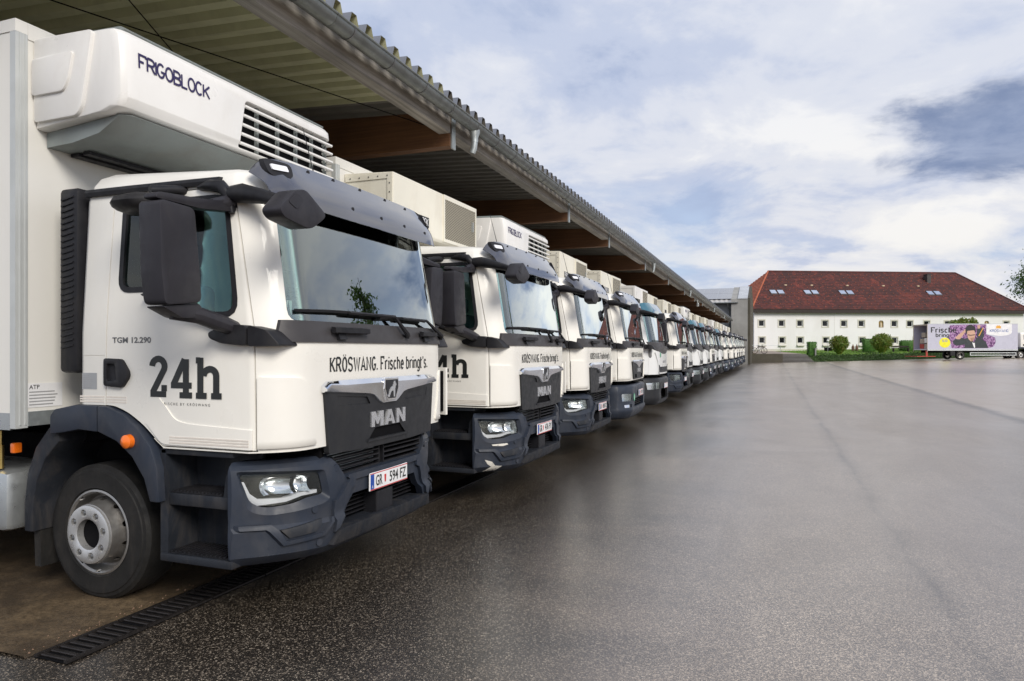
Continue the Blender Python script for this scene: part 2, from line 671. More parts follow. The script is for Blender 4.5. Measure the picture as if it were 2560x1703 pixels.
def glyphs(w=0.5):
    """monoline skeletons: cap height 1; value = (advance width, strokes, serif feet)"""
    g = {}
    h = w / 2
    g['K'] = (w, [[(0, 0), (0, 1)], [(w, 1), (0.03, 0.42)], [(h * .55, .60), (w, 0)]], [(0, 0), (0, 1), (w, 0), (w, 1)])
    g['R'] = (w, [[(0, 0), (0, 1)], [(0, 1), (h, 1)] + arc(h, .75, h * .9, .25, 90, -90) + [(0, .5)], [(h, .5), (w, 0)]], [(0, 0), (0, 1), (w, 0)])
    g['O'] = (w, [arc(h, .5, h, .5, 90, 450, 24)], [])
    g['D'] = (w, [[(0, 0), (0, 1), (h * .6, 1)] + arc(h * .6, .5, w - h * .6, .5, 90, -90, 14) + [(0, 0)]], [])
    g['Ö'] = (w, [arc(h, .5, h, .5, 90, 450, 24), [(h - .16, 1.17), (h - .10, 1.17)], [(h + .10, 1.17), (h + .16, 1.17)]], [])
    g['S'] = (w, [arc(h, .75, h, .25, 20, 270, 12) + arc(h, .25, h, .25, 90, -160, 12)], [])
    g['W'] = (w * 1.5, [[(0, 1), (w * .36, 0), (w * .75, .95), (w * 1.14, 0), (w * 1.5, 1)]], [(0, 1), (w * 1.5, 1)])
    g['A'] = (w * 1.1, [[(0, 0), (w * .55, 1), (w * 1.1, 0)], [(w * .2, .32), (w * .9, .32)]], [(0, 0), (w * 1.1, 0)])
    g['N'] = (w * 1.05, [[(0, 0), (0, 1), (w * 1.05, 0), (w * 1.05, 1)]], [(0, 0), (0, 1), (w * 1.05, 1)])
    g['G'] = (w, [arc(h, .5, h, .5, 45, 315, 18) + [(w, .42), (h, .42)]], [])
    g['C'] = (w, [arc(h, .5, h, .5, 45, 315, 18)], [])
    g['F'] = (w * .9, [[(0, 0), (0, 1), (w * .9, 1), (w * .9, .84)], [(0, .5), (w * .62, .5)]], [(0, 0), (0, 1)])
    g['I'] = (0.0, [[(0, 0), (0, 1)]], [(0, 0), (0, 1)])
    g['B'] = (w, [[(0, .5), (0, 1), (h, 1)] + arc(h, .76, h * .8, .24, 90, -90) + [(0, .52)], [(0, .5), (0, 0), (h, 0)] + arc(h, .25, h, .25, -90, 90) + [(0, .5)]], [])
    g['L'] = (w * .8, [[(0, 1), (0, 0), (w * .8, 0)]], [])
    g['M'] = (w * 1.4, [[(0, 0), (0, 1), (w * .7, .25), (w * 1.4, 1), (w * 1.4, 0)]], [])
    g['.'] = (0.0, [[(0, 0), (0, .12)]], [])
    g["'"] = (0.0, [[(0, 1), (0, .78)]], [])
    x = .70
    r = w * .42
    g['r'] = (w * .6, [[(0, 0), (0, x)], [(0, x * .7)] + arc(r, x * .72, r, x * .28, 180, 60, 6)], [(0, 0), (0, x)])
    g['i'] = (0.0, [[(0, 0), (0, x)], [(0, .9), (0, 1.0)]], [(0, 0), (0, x)])
    g['s'] = (w * .72, [arc(r * .85, x * .75, r * .85, x * .25, 20, 270, 10) + arc(r * .85, x * .25, r * .85, x * .25, 90, -160, 10)], [])
    g['c'] = (w * .74, [arc(r * .9, x * .5, r * .9, x * .5, 45, 315, 16)], [])
    g['e'] = (w * .76, [[(0, x * .52), (r * 1.8, x * .52)] + arc(r * .9, x * .5, r * .9, x * .5, 5, 315, 18)], [])
    g['h'] = (w * .84, [[(0, 0), (0, 1)], [(0, x * .66)] + arc(r, x * .66, r, x * .34, 180, 0, 8) + [(2 * r, 0)]], [(0, 0), (0, 1), (2 * r, 0)])
    g['n'] = (w * .84, [[(0, 0), (0, x)], [(0, x * .66)] + arc(r, x * .66, r, x * .34, 180, 0, 8) + [(2 * r, 0)]], [(0, 0), (0, x), (2 * r, 0)])
    g['b'] = (w * .84, [[(0, 0), (0, 1)], [(0, 0), (r, 0)] + arc(r, x * .5, r, x * .5, -90, 90, 10) + [(0, x)]], [(0, 1)])
    g['g'] = (w * .84, [arc(r, x * .5, r, x * .5, 60, 300, 14), [(2 * r, x), (2 * r, -.12)] + arc(r, -.12, r, .16, 0, -160, 8)], [])
    g['t'] = (w * .5, [[(0, .95), (0, .12)] + arc(.10, .10, .10, .10, 180, 300, 5), [(-.10, x), (.2, x)]], [])
    g[' '] = (w * .25, [], [])
    return g


def ribbon(pts, th):
    """flat band along a polyline, with mitred joints; returns verts, faces"""
    P = [Vector(p) for p in pts]
    Q = [P[0]]
    for p in P[1:]:
        if (p - Q[-1]).length > 1e-5:
            Q.append(p)
    closed = (Q[0] - Q[-1]).length < 1e-4 and len(Q) > 3
    if closed:
        Q = Q[:-1]
    n = len(Q)
    V, F = [], []
    for i in range(n):
        a = Q[i - 1] if (i > 0 or closed) else None
        b = Q[(i + 1) % n] if (i < n - 1 or closed) else None
        if a is None:
            d = (b - Q[i]).normalized()
            m, k = Vector((-d.y, d.x)), 1.0
        elif b is None:
            d = (Q[i] - a).normalized()
            m, k = Vector((-d.y, d.x)), 1.0
        else:
            d1, d2 = (Q[i] - a).normalized(), (b - Q[i]).normalized()
            n1, n2 = Vector((-d1.y, d1.x)), Vector((-d2.y, d2.x))
            m = n1 + n2
            m = m.normalized() if m.length > 1e-4 else n1
            k = min(1.6, 1 / max(0.3, m.dot(n1)))
        V += [Q[i] + m * th / 2 * k, Q[i] - m * th / 2 * k]
    for i in range(n if closed else n - 1):
        j = (i + 1) % n
        F.append((2 * i, 2 * i + 1, 2 * j + 1, 2 * j))
    return [tuple(v) for v in V], F


def stroke_text(s, width, height, fn, mat, th=0.12, w=0.5, gap=0.2, serif=0.0, depth=0.0):
    """text laid out from (0,0) to (width,height); fn(u, v, off) -> xyz"""
    G = glyphs(w)
    x = 0.0
    strokes = []
    for ch in s:
        adv, st, ft = G[ch]
        for p in st:
            strokes.append([(a + x, b) for a, b in p])
        if serif:
            for a, b in ft:
                bb = b + (th * .28 if b < .05 else -th * .28)
                strokes.append([(a + x - serif, bb), (a + x + serif, bb)])
        x += adv + gap
    tot = x - gap
    sx, sy = width / tot, height
    mb = MB()
    for i, p in enumerate(strokes):
        is_serif = serif and len(p) == 2 and abs(p[0][1] - p[1][1]) < 1e-6 and abs(p[0][0] - p[1][0] - -2 * serif) < 1e-6
        V, F = ribbon(p, th * (0.55 if is_serif else 1.0))
        off = 0.0004 * (i % 5)
        top = [fn(a * sx, b * sy, off + depth) for a, b in V]
        mb.add(top, F)
        if depth:
            n = len(top)
            low = [fn(a * sx, b * sy, off) for a, b in V]
            m = len(V) // 2
            f2 = []
            for k in range(m - 1):
                for e in (0, 1):
                    f2.append((2 * k + e, 2 * k + 2 + e, n + 2 * k + 2 + e, n + 2 * k + e))
            f2 += [(0, 1, n + 1, n), (2 * m - 2, 2 * m - 1, n + 2 * m - 1, n + 2 * m - 2)]
            mb.add(top + low, f2)
    return mk(mb.v, mb.f, mat)


def font_text(s, width, height, fn, mat, bold=0.0):
    """built-in font lettering mapped through fn(u, v, off)"""
    cu = bpy.data.curves.new('t', 'FONT')
    cu.body = s
    cu.resolution_u = 3
    cu.offset = bold
    o = bpy.data.objects.new('t', cu)
    COL.objects.link(o)
    dg = bpy.context.evaluated_depsgraph_get()
    me = bpy.data.meshes.new_from_object(o.evaluated_get(dg))
    bpy.data.objects.remove(o)
    co = np.array([v.co[:] for v in me.vertices])
    mn, mx = co.min(0), co.max(0)
    sx = width / (mx[0] - mn[0])
    sy = height / (mx[1] - mn[1])
    for v in me.vertices:
        v.co = fn((v.co.x - mn[0]) * sx, (v.co.y - mn[1]) * sy, 0.0)
    finish(me, mat)
    return me


# ------------------------------------------------------------------ truck cabs
class CabShape:
    """plan outline of a forward-control cab as a function of height"""
    def __init__(self, crown=0.03, corner=0.21, y0=0.8, power=2.6, lean=0.18, rear=-1.62, half=1.12):
        self.c, self.k, self.y0, self.p, self.ln, self.rear, self.half = crown, corner, y0, power, lean, rear, half
        b = [-1.12, -1.11, -1.10, -1.085, -1.07, -1.05, -1.03, -1.005, -.98, -.95, -.92, -.88, -.84, -.8, -.72, -.6, -.45, -.3, -.15]
        self.ys = b + [0] + [-v for v in b[::-1]]

    def dx(self, a):
        a = abs(a)
        return -self.c * a * a - self.k * max(0.0, (a - self.y0) / (1.12 - self.y0)) ** self.p

    def w(self, z):
        return self.half - 0.05 * min(1, max(0, (z - 1.75) / 0.9))

    def lean(self, z):
        return -self.ln * max(0.0, z - 1.70)

    def front(self, y, z, off=0.0):
        return (self.lean(z) + self.dx(y * 1.12 / self.w(z)) + off, y, z)

    def ring(self, z, off=0.0, ins=0.0, tilt=0.0):
        W = self.w(min(z, 2.66)) + off
        xr = self.rear - off
        L = self.lean(min(z, 2.66)) + off
        side = [xr + .05, -1.3, -1.0, -.75]
        p = [(xr, -(W - .05)), (xr + .015, -(W - .015))] + [(x, -W) for x in side]
        p += [(L + self.dx(y), y * W / 1.12) for y in self.ys]
        p += [(x, W) for x in side[::-1]] + [(xr + .015, W - .015), (xr, W - .05)]
        cx = -0.85
        s = 1 - ins / 1.0
        return [(cx + (x - cx) * s, y * s, z - tilt * (x + .85)) for x, y in p]

    def solid(self, off=0.0, zbot=1.05, ztop=2.81):
        zs = [zbot, 1.0, 1.12, 1.2, 1.35, 1.5, 1.62, 1.70, 1.76, 1.85, 2.0, 2.15, 2.3, 2.45, 2.56, 2.62]
        zs = [z for z in zs if z >= zbot]
        R = [self.ring(z, off) for z in zs]
        for dz, ins, tl in ((-.15, .008, .01), (-.10, .022, .025), (-.06, .05, .04), (-.028, .11, .05), (-.008, .22, .05), (0, .5, .05)):
            R.append(self.ring(ztop + dz + off, off, ins, tl))
        return MB().loft(R).mesh()

    def skin(self, o1, o2):
        """solid layer between two offsets of the outline"""
        a, b = self.solid(o1, .90), self.solid(o2, .92)
        b.flip_normals()
        return raw_join(a, b)

    def skin_cut(self, o1, o2, poly, w0, w1, fn, mat):
        m = boolean(self.skin(o1, o2), prism(poly, w0, w1, fn), 'INTERSECT')
        return fix_normals(m, [self.solid(o1, .90), self.solid(o2, .92)], mat)


def raw_join(*ms):
    v, f = [], []
    for m in ms:
        o = len(v)
        v += [q.co[:] for q in m.vertices]
        f += [tuple(i + o for i in p.vertices) for p in m.polygons]
    me = bpy.data.meshes.new('m')
    me.from_pydata(v, [], f)
    me.update()
    return me


DOOR = round_poly([(-1.38, 1.295), (-1.375, 2.0), (-1.36, 2.635), (-.43, 2.635), (-.385, 2.56), (-.215, 1.74), (-.205, 1.075), (-.20, 1.058),
                   (-.90, 1.058), (-.95, 1.09), (-1.06, 1.18), (-1.19, 1.255), (-1.30, 1.29)],
                  [.01, 0, .03, .09, .05, .03, 0, 0, .02, .03, .05, .05, .03])
WINDOW = round_poly([(-1.265, 2.035), (-1.255, 2.565), (-.455, 2.565), (-.345, 1.865), (-.60, 1.87), (-.98, 2.035)],
                    [.07, .05, .08, .09, .10, .12])
ARCH = [(-1.9, .8), (-1.9, 1.30), (-1.38, 1.30), (-1.30, 1.292), (-1.19, 1.257), (-1.06, 1.18), (-.95, 1.09), (-.90, 1.055), (-.86, .8)]
SCREEN = round_poly([(-.965, 1.822), (.965, 1.822), (.925, 2.63), (-.925, 2.63)], [.07, .07, .06, .06])
SIDE = lambda y: (lambda u, v, o: (u, y - o, v))


def cab_common(kit, S, paint, visor_mat):
    body = boolean(S.solid(), S.solid(-.04, 1.33, 2.77))
    body = boolean(body, prism(ARCH, -1.4, 1.4, FY))
    body = boolean(body, prism(SCREEN, -.7, .3, FX))
    shell = boolean(body, prism(WINDOW, -1.4, 1.4, FY))
    ref = [S.solid(), S.solid(-.04, 1.33, 2.77)]
    cut = MB().prism(DOOR, -1.4, -.98, FY).prism(DOOR, .98, 1.4, FY).box(-1.7, -1.386, -1.2, -1.116, 1.612, 1.618).mesh()
    rest = fix_normals(boolean(shell, cut), ref, paint)
    cb = kit.add('cab_body', rest)
    lining = S.solid(-.044, 1.34, 2.765)
    lining.flip_normals()
    lining = boolean(raw_join(S.solid(-.041, 1.332, 2.768), lining), MB().prism(WINDOW, -1.4, 1.4, FY).prism(SCREEN, -.7, .3, FX).mesh())
    finish(lining, 'cab_lining')
    kit.add('cab_lining', lining, level=1)
    small = inset_poly(DOOR, .008)
    seal_o, seal_i = inset_poly(WINDOW, -.022), inset_poly(WINDOW, .012)
    doors = []
    for s in (-1, 1):
        w0, w1 = (-1.4, -.98) if s < 0 else (.98, 1.4)
        sl_ = boolean(boolean(S.skin(-.007, -.036), prism(inset_poly(DOOR, -.010), w0, w1, FY), 'INTERSECT'), prism(inset_poly(DOOR, .014), -1.5, 1.5, FY))
        finish(sl_, 'void_black')
        kit.add('door_seal', sl_, level=1)
        d = kit.add('door', fix_normals(boolean(shell, prism(small, w0, w1, FY), 'INTERSECT'), ref, paint))
        doors.append(d)
        ring = boolean(boolean(S.skin(.005, -.02), prism(seal_o, w0, w1, FY), 'INTERSECT'), prism(seal_i, -1.5, 1.5, FY))
        kit.add('window_seal', fix_normals(ring, [S.solid(.005)], 'black_plastic'), d)
        kit.add('window', S.skin_cut(-.012, -.017, inset_poly(WINDOW, -.004), w0, w1, FY, 'side_glass'), d)
    kit.add('windscreen', S.skin_cut(-.004, -.010, inset_poly(SCREEN, .004), -.7, .3, FX, 'windscreen_glass'))
    # black ceramic band behind the edge of the screen
    band = boolean(boolean(S.skin(-.012, -.016), prism(inset_poly(SCREEN, -.02), -.7, .3, FX), 'INTERSECT'), prism(inset_poly(SCREEN, .028), -.9, .5, FX))
    kit.add('screen_border', fix_normals(band, [S.solid(-.012)], 'void_black'))
    # roof gutter strip above each door
    for s in (-1, 1):
        mb = MB()
        path = [(-1.60, s * 1.078, 2.672), (-1.2, s * 1.078, 2.672), (-.8, s * 1.076, 2.67), (-.50, s * 1.072, 2.668)]
        mb.loft([[(x, y + s * a, z + b) for a, b in ((-.03, -.022), (.012, -.022), (.018, .0), (.010, .022), (-.03, .026))] for x, y, z in path])
        kit.add('roof_gutter', mb.mesh('black_plastic'), level=1)
    return cb, doors


def interior(kit):
    for y in (-.58, .58):
        mb = MB()
        mb.rbox(-1.25, -.80, y - .25, y + .25, 1.40, 1.56, .05).rbox(-1.38, -1.22, y - .25, y + .25, 1.50, 2.12, .05).rbox(-1.37, -1.27, y - .13, y + .13, 2.14, 2.34, .04)
        kit.add('seat', mb.mesh('seat_cloth', 40), level=1)
    mb = MB().rbox(-.55, -.14, -.98, .98, 1.45, 1.74, .05).rbox(-.60, -.40, -.45, .2, 1.30, 1.62, .04).rbox(-.62, -.35, .3, .85, 1.62, 1.80, .06)
    d = kit.add('dashboard', mb.mesh('dash_grey', 40), level=1)
    pts = []
    for k in range(25):
        a = 2 * math.pi * k / 24
        pts.append((-.78 + .09 * math.sin(a), .58 + .22 * math.cos(a), 1.80 + .20 * math.sin(a)))
    mb = MB().tube(pts, .016, 6, False).tube([(-.78, .37, 1.80), (-.78, .79, 1.80)], .02, 6).tube([(-.78, .58, 1.8), (-.60, .58, 1.66)], .03, 6)
    kit.add('steering_wheel', mb.mesh('black_plastic', 40), d, level=1)


def mirrors(kit, mat='mirror_plastic', front=True):
    for s in (-1, 1):
        m = lambda pts: [(a * -s * -1 if False else a, b) for a, b in pts]
        Y = lambda y: -s * y        # y given for the near side (negative)
        fx = lambda u, v, w: (w, Y(u), v)
        hou = round_poly([(-1.650, 2.435), (-1.415, 2.425), (-1.375, 2.03), (-1.365, 1.915), (-1.615, 1.885), (-1.638, 2.06)], .035, 3)
        h = kit.add('mirror_housing', prism(hou, -.50, -.35, fx, mat, 40, .022))
        glass = [(-1.625, 2.41), (-1.44, 2.40), (-1.395, 1.96), (-1.60, 1.93)]
        kit.add('mirror_glass', prism(glass, -.503, -.501, fx, 'chrome'), h, level=1)
        mb = MB()
        mb.prism(round_poly([(-1.650, 2.44), (-1.635, 2.475), (-1.30, 2.50), (-1.06, 2.54), (-1.06, 2.475), (-1.34, 2.44)], .02, 3), -.47, -.38, fx)
        mb.tube([(-.42, Y(-1.22), 2.49), (-.41, Y(-1.10), 2.525), (-.43, Y(-1.05), 2.54)], [.034, .045, .04], 10)
        kit.add('mirror_arm', mb.mesh(mat, 40, .004))
        mb = MB()
        mb.prism(round_poly([(-1.615, 1.88), (-1.365, 1.91), (-1.30, 1.83), (-1.48, 1.825)], .02, 3), -.49, -.37, fx)
        mb.tube([(-.45, Y(-1.48), 1.865), (-.40, Y(-1.34), 1.845), (-.36, Y(-1.20), 1.80), (-.34, Y(-1.11), 1.77)], [.05, .048, .05, .045], 10)
        kit.add('mirror_bracket', mb.mesh(mat, 40, .004))
        # dark trim sweeping from below the window to the mirror foot
        mb = MB()
        path = [(-1.03, 1.992, .010), (-.90, 1.955, .022), (-.72, 1.885, .030), (-.52, 1.82, .032), (-.36, 1.775, .034)]
        yb = 1.118
        mb.loft([[(x + a * .0, Y(-(yb + b)), z + c) for a, b, c in ((0, -.01, -t), (0, .035, -t * .8), (0, .05, 0), (0, .03, t), (0, -.01, t))] for x, z, t in path])
        kit.add('window_trim', mb.mesh('black_plastic', 40))
        foot = round_poly([(-.50, 1.755), (-.36, 1.80), (-.222, 1.795), (-.222, 1.675), (-.40, 1.69), (-.49, 1.72)], .025, 3)
        foot2 = round_poly([(-.212, 1.795), (-.10, 1.765), (-.035, 1.675), (-.212, 1.672)], .02, 3)
        fy = lambda u, v, w: (u, Y(w), v)
        mb = MB().prism(foot, -1.175, -1.09, fy)
        v0 = len(mb.v)
        mb.prism(foot2, -1.17, -1.0, fy)
        for i in range(v0, len(mb.v)):       # the front half hugs the curved corner
            x, y, z = mb.v[i]
            t_ = max(0, (x + .212) / .18)
            sg = 1 if y > 0 else -1
            mb.v[i] = (x, sg * (abs(y) - .07 * t_ * t_), z)
        kit.add('mirror_foot', mb.mesh('black_plastic', 40, .012))
        # curved trim at the upper front corner of the door
        mb = MB().tube([(-.66, Y(-1.08), 2.635), (-.55, Y(-1.10), 2.638), (-.46, Y(-1.105), 2.622), (-.41, Y(-1.105), 2.57), (-.385, Y(-1.10), 2.46)], [.012, .035, .04, .036, .018], 8)
        kit.add('corner_trim', mb.mesh('black_plastic', 50), level=1)
        # ramp mirror above the window
        mb = MB()
        for_r = [(-1.06, .02), (-1.04, .06), (-.98, .085), (-.85, .09), (-.76, .075), (-.72, .03)]
        mb.loft([[(x, Y(-(1.27 + r * 1.7 * math.cos(a))), 2.515 + r * .72 * math.sin(a)) for a in [2 * math.pi * k / 12 for k in range(12)]] for x, r in for_r])
        mb.tube([(-.86, Y(-1.25), 2.60), (-.80, Y(-1.12), 2.625), (-.78, Y(-1.06), 2.63)], .03, 8)
        kit.add('ramp_mirror', mb.mesh('black_plastic', 50))
    if front:
        out = round_poly([(-1.40, 2.39), (-1.33, 2.46), (-1.27, 2.515), (-1.18, 2.535), (-1.0, 2.435), (-1.005, 2.405), (-1.11, 2.335), (-1.16, 2.322), (-1.36, 2.35)], .03, 3)
        h = kit.add('front_mirror', prism(out, .075, .20, FX, mat, 40, .03))
        cap = round_poly([(-1.335, 2.44), (-1.27, 2.50), (-1.20, 2.475), (-1.26, 2.41)], .02, 3)
        kit.add('mirror_cap', prism(cap, .195, .2035, FX, mat, 40), h, level=1)
        mb = MB().tube([(-.40, -1.085, 2.575), (-.30, -1.10, 2.57), (-.18, -1.10, 2.545), (-.02, -1.13, 2.50), (.09, -1.22, 2.465)], [.05, .058, .046, .036, .032], 10)
        kit.add('front_mirror_arm', mb.mesh('black_plastic', 50))


def visor(kit, S, mat, teal=False):
    ys = [-1, -.99, -.975, -.955, -.93, -.89] + [i / 20 * 1.7 - .85 for i in range(21)] + [.89, .93, .955, .975, .99, 1]
    sec = [(0, 0), (.2, .02), (.4, .028), (.6, .024), (.8, .012), (1, 0)]

    def pt(t, s, o):
        y = t * 1.045
        zlo = 2.52 + .02 * abs(t) ** 4
        zhi = 2.82 - .04 * abs(t) ** 10
        e = max(0.0, (abs(t) - .93) / .07)
        zhi -= .07 * e * e
        zlo += .05 * e * e
        z = zlo + (zhi - zlo) * s
        bul = np.interp(s, [a for a, b in sec], [b for a, b in sec])
        x = S.lean(2.6) + .115 - .15 * s + bul + S.dx(y) * .8 + o
        return (x, y, z)
    mb = MB()
    n, m = len(ys), 9
    for o in (0, -.007):
        for t in ys:
            for k in range(m):
                mb.v.append(pt(t, k / (m - 1), o))
    N = n * m
    idx = lambda i, k, q: q * N + i * m + k
    for i in range(n - 1):
        for k in range(m - 1):
            mb.f.append((idx(i, k, 0), idx(i + 1, k, 0), idx(i + 1, k + 1, 0), idx(i, k + 1, 0)))
            mb.f.append((idx(i, k, 1), idx(i, k + 1, 1), idx(i + 1, k + 1, 1), idx(i + 1, k, 1)))
        for k in (0, m - 1):
            mb.f.append((idx(i, k, 0), idx(i, k, 1), idx(i + 1, k, 1), idx(i + 1, k, 0)))
    for i in (0, n - 1):
        for k in range(m - 1):
            mb.f.append((idx(i, k, 0), idx(i, k + 1, 0), idx(i, k + 1, 1), idx(i, k, 1)))
    v = kit.add('sun_visor', mb.mesh(mat, 35))
    if teal:
        return
    disc = MB().lathe([(0, -.004), (.014, -.004), (.013, .003), (.008, .005), (0, .005)], 'X', (0, 0, 0), 10)
    for t, s in ((-.62, .90), (-.36, .93), (-.05, .94), (.28, .93), (.58, .90), (-.30, .30), (.05, .30), (.38, .30), (.72, .30), (.9, .6)):
        p = pt(t, s, .001)
        kit.add('bolt', MB().add([(a + p[0], b + p[1], c + p[2]) for a, b, c in disc.v], disc.f).mesh('black_plastic', 40), v, level=1)
    for sg in (-1, 1):
        c = pt(.90 * sg, .76, .004)
        oval = round_poly([(-.07, -.05), (.07, -.05), (.09, .045), (-.075, .06)], .035, 4)
        sl = -.45 * sg            # follow the plan curve of the visor
        f = lambda u, q, w: (c[0] + w + sl * u - .5 * q, c[1] + u, c[2] + q)
        lp = kit.add('marker_lamp', prism(oval, -.03, .005, f, 'black_plastic', 40))
        kit.add('lamp_lens', prism(round_poly([(-.045, -.012), (.05, -.012), (.05, .025), (-.045, .025)], .008, 2), .0, .014, f, 'led_white', 40), lp, level=1)


def apron(kit, S, mat='apron_grey', z0=1.70, z1=1.83):
    poly = round_poly([(-1.01, z1), (1.01, z1), (1.045, z0), (-1.045, z0)], [0, 0, .05, .05])
    a = kit.add('windscreen_apron', S.skin_cut(.012, -.02, poly, -.6, .3, FX, mat))
    # wipers
    for (yb, y0, y1, zt) in ((.28, -.93, .10, 1.885), (.93, -.08, .62, 1.875)):
        p0 = S.front(yb, 1.755, .03)
        p1 = S.front(y1, zt + .01, .05)
        mb = MB().tube([p0, S.front(yb - .02, 1.77, .045), p1], [.024, .020, .011], 6)
        mb.loft([[(S.front(y, zt + .004, .02 + a)[0], y, zt + b + .012 * math.sin((y - y0) / (y1 - y0) * math.pi)) for a, b in ((-.012, 0), (.012, -.006), (.016, .010), (-.012, .014))]
                 for y in [y0 + (y1 - y0) * k / 8 for k in range(9)]])
        mb.tube([S.front((y0 + y1) / 2 - .05, zt + .012, .045), p1], .012, 6)
        kit.add('wiper', mb.mesh('black_plastic', 40), a)
    for y0, y1 in ((-.66, -.28), (.50, .76)):
        mb = MB()
        f = lambda y, z, o: S.front(y, z, o)
        mb.loft([[f(y, 1.775 + b, .03 + c) for b, c in ((-.018, 0), (-.012, .03), (.018, .035), (.024, 0))] for y in [y0 + (y1 - y0) * k / 5 for k in range(6)]])
        mb.loft([[f(y, 1.735 + b, .01 + c) for b, c in ((-.02, 0), (-.015, .03), (.03, .02), (.03, 0))] for y in (y0 + .06, y0 + .14)])
        kit.add('grab_handle', mb.mesh('black_plastic', 40), a, level=1)
    return a


# --- wheels
def wheel_meshes():
    tyre = MB().lathe([(.262, -.13), (.286, -.140), (.292, -.148), (.300, -.146), (.36, -.152), (.398, -.149), (.404, -.142), (.424, -.138), (.430, -.131), (.446, -.118), (.45, -.06), (.45, .06), (.442, .115), (.42, .138), (.36, .148), (.29, .142), (.262, .13)], 'Y', n=64).mesh('rubber', 28)
    groove = MB()
    for y in (-.075, -.025, .025, .075):
        groove.lathe([(.4505, y - .006), (.4515, y), (.4505, y + .006)], 'Y', n=48)
    # steer-axle disc: dished outwards to the hub flange (outer side at -y)
    rim = MB().lathe([(.272, -.135), (.280, -.142), (.268, -.146), (.256, -.135), (.250, -.09), (.240, -.060), (.226, -.062), (.206, -.12), (.194, -.195), (.186, -.20),
                      (.186, -.10), (.21, -.04), (.25, -.02), (.25, .12), (.262, .13), (.262, -.12)], 'Y', n=48).mesh()
    holes = MB()
    for k in range(10):
        a = 2 * math.pi * (k + .5) / 10
        r = .214
        c = Vector((r * math.cos(a), -.105, r * math.sin(a)))
        d = Vector((math.cos(a) * .75, -.65, math.sin(a) * .75)).normalized()
        holes.tube([c - d * .06, c + d * .06], .019, 10)
    rim = boolean(rim, holes.mesh())
    finish(rim, 'rim_silver', 35)
    hub = MB().lathe([(.190, -.190), (.188, -.212), (.176, -.217), (.112, -.217), (.100, -.210), (.098, -.10), (.186, -.10)], 'Y', n=40).mesh()
    hb = MB()
    for k in range(8):
        a = 2 * math.pi * (k + .3) / 8
        hb.tube([(.142 * math.cos(a), -.196, .142 * math.sin(a)), (.142 * math.cos(a), -.25, .142 * math.sin(a))], .024, 14)
    hub = boolean(hub, hb.mesh())
    finish(hub, 'hub_silver', 35)
    nut = MB()
    n1 = nut.lathe([(0, -.195), (.016, -.195), (.014, -.210), (.009, -.213), (0, -.214)], 'Y', n=8).mesh('bolt_steel', 30)
    core = MB().lathe([(0, -.165), (.0985, -.165), (.0985, .10), (0, .10)], 'Y', n=24).mesh('void_black')
    rrim = MB().lathe([(.272, -.135), (.280, -.142), (.262, -.140), (.252, -.10), (.24, .0), (.16, .03), (.15, -.02), (.07, -.025), (.06, -.06), (0, -.065), (0, .06), (.25, .06), (.262, .13), (.262, -.12)], 'Y', n=40).mesh('rim_silver', 35)
    return dict(tyre=tyre, rim=rim, hub=hub, nut=n1, core=core, rrim=rrim)


WH = wheel_meshes()


def moved(me, d, flip=False):
    m = me.copy()
    for v in m.vertices:
        c = v.co
        v.co = (c.x + d[0], (-c.y if flip else c.y) + d[1], c.z + d[2])
    if flip:
        m.flip_normals()
    return m


def wheels(kit, xf=-1.57, xr=-6.1, yout=1.03):
    for s in (-1, 1):
        pos = (xf, s * (yout - .148), .45)
        t = kit.add('front_wheel', moved(WH['tyre'], pos, s > 0), label=None)
        r = kit.add('rim', moved(WH['rim'], pos, s > 0), t)
        kit.add('hub', moved(WH['hub'], pos, s > 0), t)
        kit.add('hub_core', moved(WH['core'], pos, s > 0), t, level=1)
        if s < 0:
            for k in range(8):
                a = 2 * math.pi * (k + .3) / 8
                kit.add('wheel_nut', moved(WH['nut'], (pos[0] + .142 * math.cos(a), pos[1], pos[2] + .142 * math.sin(a))), t, level=1)
        for dy in (0, .31):
            pos = (xr, s * (1.22 - .148 - dy), .45)
            t = kit.add('rear_wheel', moved(WH['tyre'], pos, s > 0))
            if dy == 0:
                kit.add('rim', moved(WH['rrim'], pos, s > 0), t)


